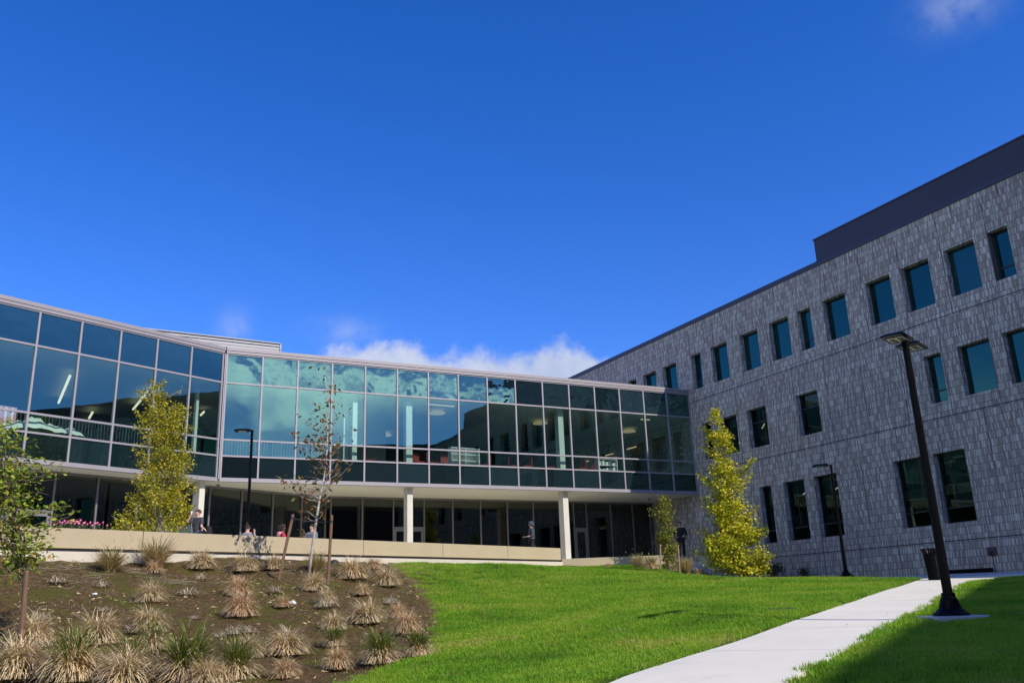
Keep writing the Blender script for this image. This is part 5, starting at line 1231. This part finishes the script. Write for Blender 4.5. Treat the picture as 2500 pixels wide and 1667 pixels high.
# man drinking by the left column (standing, facing left)
m1, h1 = person(dpt(484, 1260, 31.2), 246, 'man in charcoal tee drinking from a cup beside the left column', M['grey_tee'], M['denim'], M['skin_a'], M['hair_brown'],
    (((.10, .07, -.26), (.02, .16, -.36)), ((.24, -.06, -.10), (.20, .08, .15))), H=1.70, sleeves=.55)
cpx = np.array(m1.location)+(Matrix.Rotation(R(246), 3, 'Z') @ Vector((.205, -.105, 1.405+.19)))*1.0
mb = MB(); mb.lathe([(.028, -.06), (.036, .05)], 10); o = mb.build('cup', M['white_paint'], loc=tuple(cpx)); tag(o, 'small pale cup held to the mouth of the man in charcoal', 'cup')
bp = at(510, 1300, 31.2); mb = MB(); mb.lathe([(.16, 0), (.19, .1), (.19, .35), (.15, .50), (.06, .56)], 12); o = mb.build('backpack', M['black_cloth'], loc=(bp[0], bp[1], TERR+.73), smooth=True); o.scale = (.55, .62, .80); tag(o, 'black backpack set down behind the man by the left column', 'backpack')
pk = MB(); pk.box(-.20, -.14, -.11, .11, .06, .26); q = pk.build('pocket', M['black_cloth'], o, bevel=.02)
tb = empty('table', (bp[0], bp[1], TERR), R(51), 'dark terrace table behind the long wall, holding the black backpack', 'table'); mb = MB(); mb.box(-.35, .35, -.35, .35, .70, .725); mb.build('tabletop', M['black_metal'], tb); mb = MB(); mb.lathe([(.25, 0), (.05, .03), (.04, .69)], 12); mb.build('pedestal', M['black_metal'], tb)
# seated woman in grey seen from behind
person(dpt(604, 1290, 31.6), 70, 'person in grey sweater with hair in a bun, seated with back turned', M['grey_knit'], M['denim'], M['skin_a'], M['hair_dark'],
    (((.10, .06, -.26), (.28, -.02, -.20)), ((.12, -.07, -.22), (.12, -.02, .10))), sit=.45, H=1.66, bun=True)
person(dpt(689, 1290, 31.8), 25, 'curly-haired person in red hoodie with pink hood, seated with back turned', M['red_hoodie'], M['denim'], M['skin_b'], M['hair_dark'],
    (((.10, .08, -.26), (.26, .02, -.30)), ((.10, -.08, -.26), (.26, -.02, -.30))), sit=.45, H=1.66, curly=True, hood=M['pink_hood'], turn=-10)
person(dpt(762, 1290, 32.2), 245, 'smiling person in blue grey top facing us, behind the pale tree trunk', M['blue_grey'], M['denim'], M['skin_a'], M['hair_dark'],
    (((.10, .08, -.25), (.22, -.10, -.26)), ((.10, -.08, -.25), (.22, .06, -.22))), sit=.42, H=1.68, pulled=True)
for (x, d, lb) in ((604, 31.6, 'stool under the person in the grey sweater'), (689, 31.8, 'stool under the person in the red hoodie'), (762, 32.2, 'stool under the person behind the pale trunk')):
    p = dpt(x, 1290, d); st = empty('stool', tuple(p), 0, lb, 'stool', 'terrace stools'); mb = MB(); mb.lathe([(.16, .40), (.17, .43)], 14); mb.build('seat', M['black_metal'], st)
    for k in range(4):
        a = R(45+90*k); mb = MB(); mb.tube([(.15*math.cos(a), .15*math.sin(a), .4), (.18*math.cos(a), .18*math.sin(a), 0)], .012, 6); mb.build('leg', M['black_metal'], st)
person(dpt(1297, 1290, 39.4), 195, 'hooded person in slate hoodie walking left behind the wall', M['hoodie_dark'], M['black_cloth'], M['skin_b'], None,
    (((.02, .06, -.28), (.22, .02, -.30)), ((.04, -.06, -.28), (.26, -.02, -.28))), H=1.78, hood='up')
person(dpt(1660, 1290, 42.2), 250, 'person in black jacket standing at the head of the stair by the grey wall', M['black_cloth'], M['black_cloth'], M['skin_a'], M['hair_dark'],
    (((.02, .10, -.26), (.18, -.04, -.34)), ((.02, -.12, -.26), (-.02, -.10, -.48))), H=1.72)

# ------------------------------------------------------------------ far ground: wooded ridge behind the eye (shows as the dark band in the glass)
def ridge():
    rg = np.random.default_rng(9); mb = MB(); n = 120; rows = 8
    for i in range(n+1):
        a = R(-175+i*(175/n)); 
        for j in range(rows+1):
            t = j/rows; r_ = 130+90*t; h = -2+22*math.sin(t*math.pi*.55)*(1+.25*math.sin(i*.21)+.12*math.sin(i*.67+1))+rg.normal(0, .7)*(t > .3); mb.v.append((r_*math.cos(a), r_*math.sin(a), h))
    for i in range(n):
        for j in range(rows): w = rows+1; mb.f.append((i*w+j, i*w+j+1, (i+1)*w+j+1, (i+1)*w+j)); mb.mi.append(0)
    tag(mb.build('hills', simple('wooded_ridge', (.025, .035, .015), (.045, .05, .02), .15, .9), smooth=True), kind='structure')
ridge()

# ------------------------------------------------------------------ sky, sun
w = bpy.data.worlds.new('World'); SC.world = w; w.use_nodes = True; nt = w.node_tree; nt.nodes.clear()
class WT(NT):
    def __init__(s, t): s.t = t
W_ = WT(nt); wo = W_.n('ShaderNodeOutputWorld'); bg = W_.n('ShaderNodeBackground'); bg.inputs[1].default_value = SKY_STRENGTH = .10
sky = W_.n('ShaderNodeTexSky'); sky.sky_type = 'NISHITA'; sky.sun_disc = False; sky.sun_elevation = R(SUN_EL); sky.sun_rotation = R(90-SUN_AZ); sky.altitude = 200; sky.air_density = 1.0; sky.dust_density = .15; sky.ozone_density = 3.0
D = W_.n('ShaderNodeTexCoord').outputs['Generated']
hs = W_.n('ShaderNodeHueSaturation'); hs.inputs['Saturation'].default_value = 1.35; hs.inputs['Value'].default_value = 1.0; W_.l(sky.outputs[0], hs.inputs['Color'])
skyc = W_.mix(1.0, hs.outputs[0], (1.40, 1.28, 2.0, 1), 'MULTIPLY')
sep = W_.n('ShaderNodeSeparateXYZ'); W_.l(D, sep.inputs[0]); dx, dy, dz = sep.outputs
el = W_.math('ARCSINE', dz)
az = W_.math('ARCTAN2', dx, dy)                         # 0 straight ahead, + to the right
# cloud domain: flatten towards the horizon
zz = W_.math('ADD', W_.math('ABSOLUTE', dz), .16)
cv = W_.n('ShaderNodeCombineXYZ'); W_.l(W_.math('DIVIDE', dx, zz), cv.inputs[0]); W_.l(W_.math('DIVIDE', dy, zz), cv.inputs[1]); W_.l(W_.math('MULTIPLY', dz, 3.0), cv.inputs[2])
n_big = W_.noise(D, 7.0, 9, .56); n_w = W_.noise(cv.outputs[0], 1.25, 8, .58); n_f = W_.noise(D, 17, 9, .62)
def gauss(a0, e0, sa, se):
    a = W_.math('DIVIDE', W_.math('SUBTRACT', az, R(a0)), R(sa)); e = W_.math('DIVIDE', W_.math('SUBTRACT', el, R(e0)), R(se))
    return W_.math('POWER', 2.71828, W_.math('MULTIPLY', W_.math('ADD', W_.math('MULTIPLY', a, a), W_.math('MULTIPLY', e, e)), -1.0))
front = W_.math('ADD', W_.math('MULTIPLY', gauss(-9.2, 12.6, 6.0, 3.8), 1.15), W_.math('ADD', W_.math('MULTIPLY', gauss(3.9, 12.7, 3.6, 3.3), 1.15), W_.math('ADD', W_.math('MULTIPLY', gauss(-2.5, 12.2, 4.5, 3.7), .8), W_.math('MULTIPLY', gauss(-15, 13.2, 4, 2.6), .45))))
cf = W_.sstep(W_.math('ADD', front, W_.math('MULTIPLY', W_.math('SUBTRACT', n_f, .5), 1.15)), .30, .66)
wisp = W_.math('ADD', W_.math('MULTIPLY', gauss(-18.3, 17.2, .9, 1.1), .34), W_.math('ADD', W_.math('MULTIPLY', gauss(31.3, 32.3, 2.4, 1.2), .30), W_.math('MULTIPLY', gauss(-11, 17.4, 2.2, .8), .30)))
wi = W_.math('MULTIPLY', wisp, W_.sstep(n_f, .30, .62))
# broken cloud behind the eye, to the sun's side; it shows only in the glass
back = W_.math('ADD', gauss(147, 10.0, 9, 6.0), W_.math('ADD', gauss(132, 16.8, 14, 3.2), W_.math('MULTIPLY', gauss(162, 14, 12, 8), .7)))
back = W_.math('ADD', back, W_.math('MULTIPLY', gauss(-112, 8, 30, 6.0), .9))
cb = W_.math('MULTIPLY', W_.sstep(back, .10, .5), W_.sstep(n_big, .40, .58))
far = W_.math('ADD', gauss(-135, 20, 30, 24), gauss(-72, 8, 16, 4.5)); cb = W_.math('MAXIMUM', cb, W_.math('MULTIPLY', W_.math('MULTIPLY', W_.sstep(far, .15, .7), .85), W_.sstep(n_big, .28, .5)))  # bank behind left is added out of view, as fill light for the grey wall
veil = W_.math('MULTIPLY', W_.math('MULTIPLY', W_.sstep(back, .02, .3), W_.sstep(n_f, .3, .7)), .35)
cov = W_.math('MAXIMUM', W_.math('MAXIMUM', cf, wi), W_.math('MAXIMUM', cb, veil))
shade = W_.sstep(W_.math('ADD', W_.math('MULTIPLY', n_f, .6), W_.math('MULTIPLY', n_big, .6)), .35, .85)
cc = W_.ramp(shade, [(0, (4.6, 5.4, 7.4)), (1, (7.6, 8.0, 9.3))])
glow = W_.math('ADD', 1.0, W_.math('MULTIPLY', gauss(140, 14, 26, 16), 3.0)); glow = W_.math('ADD', glow, W_.math('MULTIPLY', gauss(-130, 22, 40, 28), .8)); cc2 = W_.n('ShaderNodeVectorMath', operation='SCALE'); W_.l(cc, cc2.inputs[0]); W_.l(glow, cc2.inputs['Scale']); cc = cc2.outputs[0]  # second lobe brightens the added fill cloud behind left
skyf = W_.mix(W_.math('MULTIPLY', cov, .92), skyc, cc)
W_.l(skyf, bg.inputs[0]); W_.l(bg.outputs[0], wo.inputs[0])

sl = bpy.data.lights.new('sun', 'SUN'); sl.energy = 4.8; sl.angle = R(.53); sl.color = (1.0, .945, .86)
so_ = bpy.data.objects.new('sun', sl); COL.objects.link(so_); so_.rotation_euler = Vector(sv).to_track_quat('Z', 'Y').to_euler(); so_.location = tuple(sv*60)

# ------------------------------------------------------------------ render settings
vs_ = SC.view_settings; vs_.view_transform = 'Standard'; vs_.look = 'None'; vs_.exposure = 0; vs_.gamma = 1
SC.render.engine = 'CYCLES'; cy = SC.cycles; cy.max_bounces = 8; cy.diffuse_bounces = 3; cy.glossy_bounces = 5; cy.transmission_bounces = 6; cy.transparent_max_bounces = 12
cy.use_adaptive_sampling = True; cy.adaptive_threshold = .015; cy.use_denoising = True; cy.sample_clamp_indirect = 6
SC.render.resolution_x, SC.render.resolution_y = 1024, 682
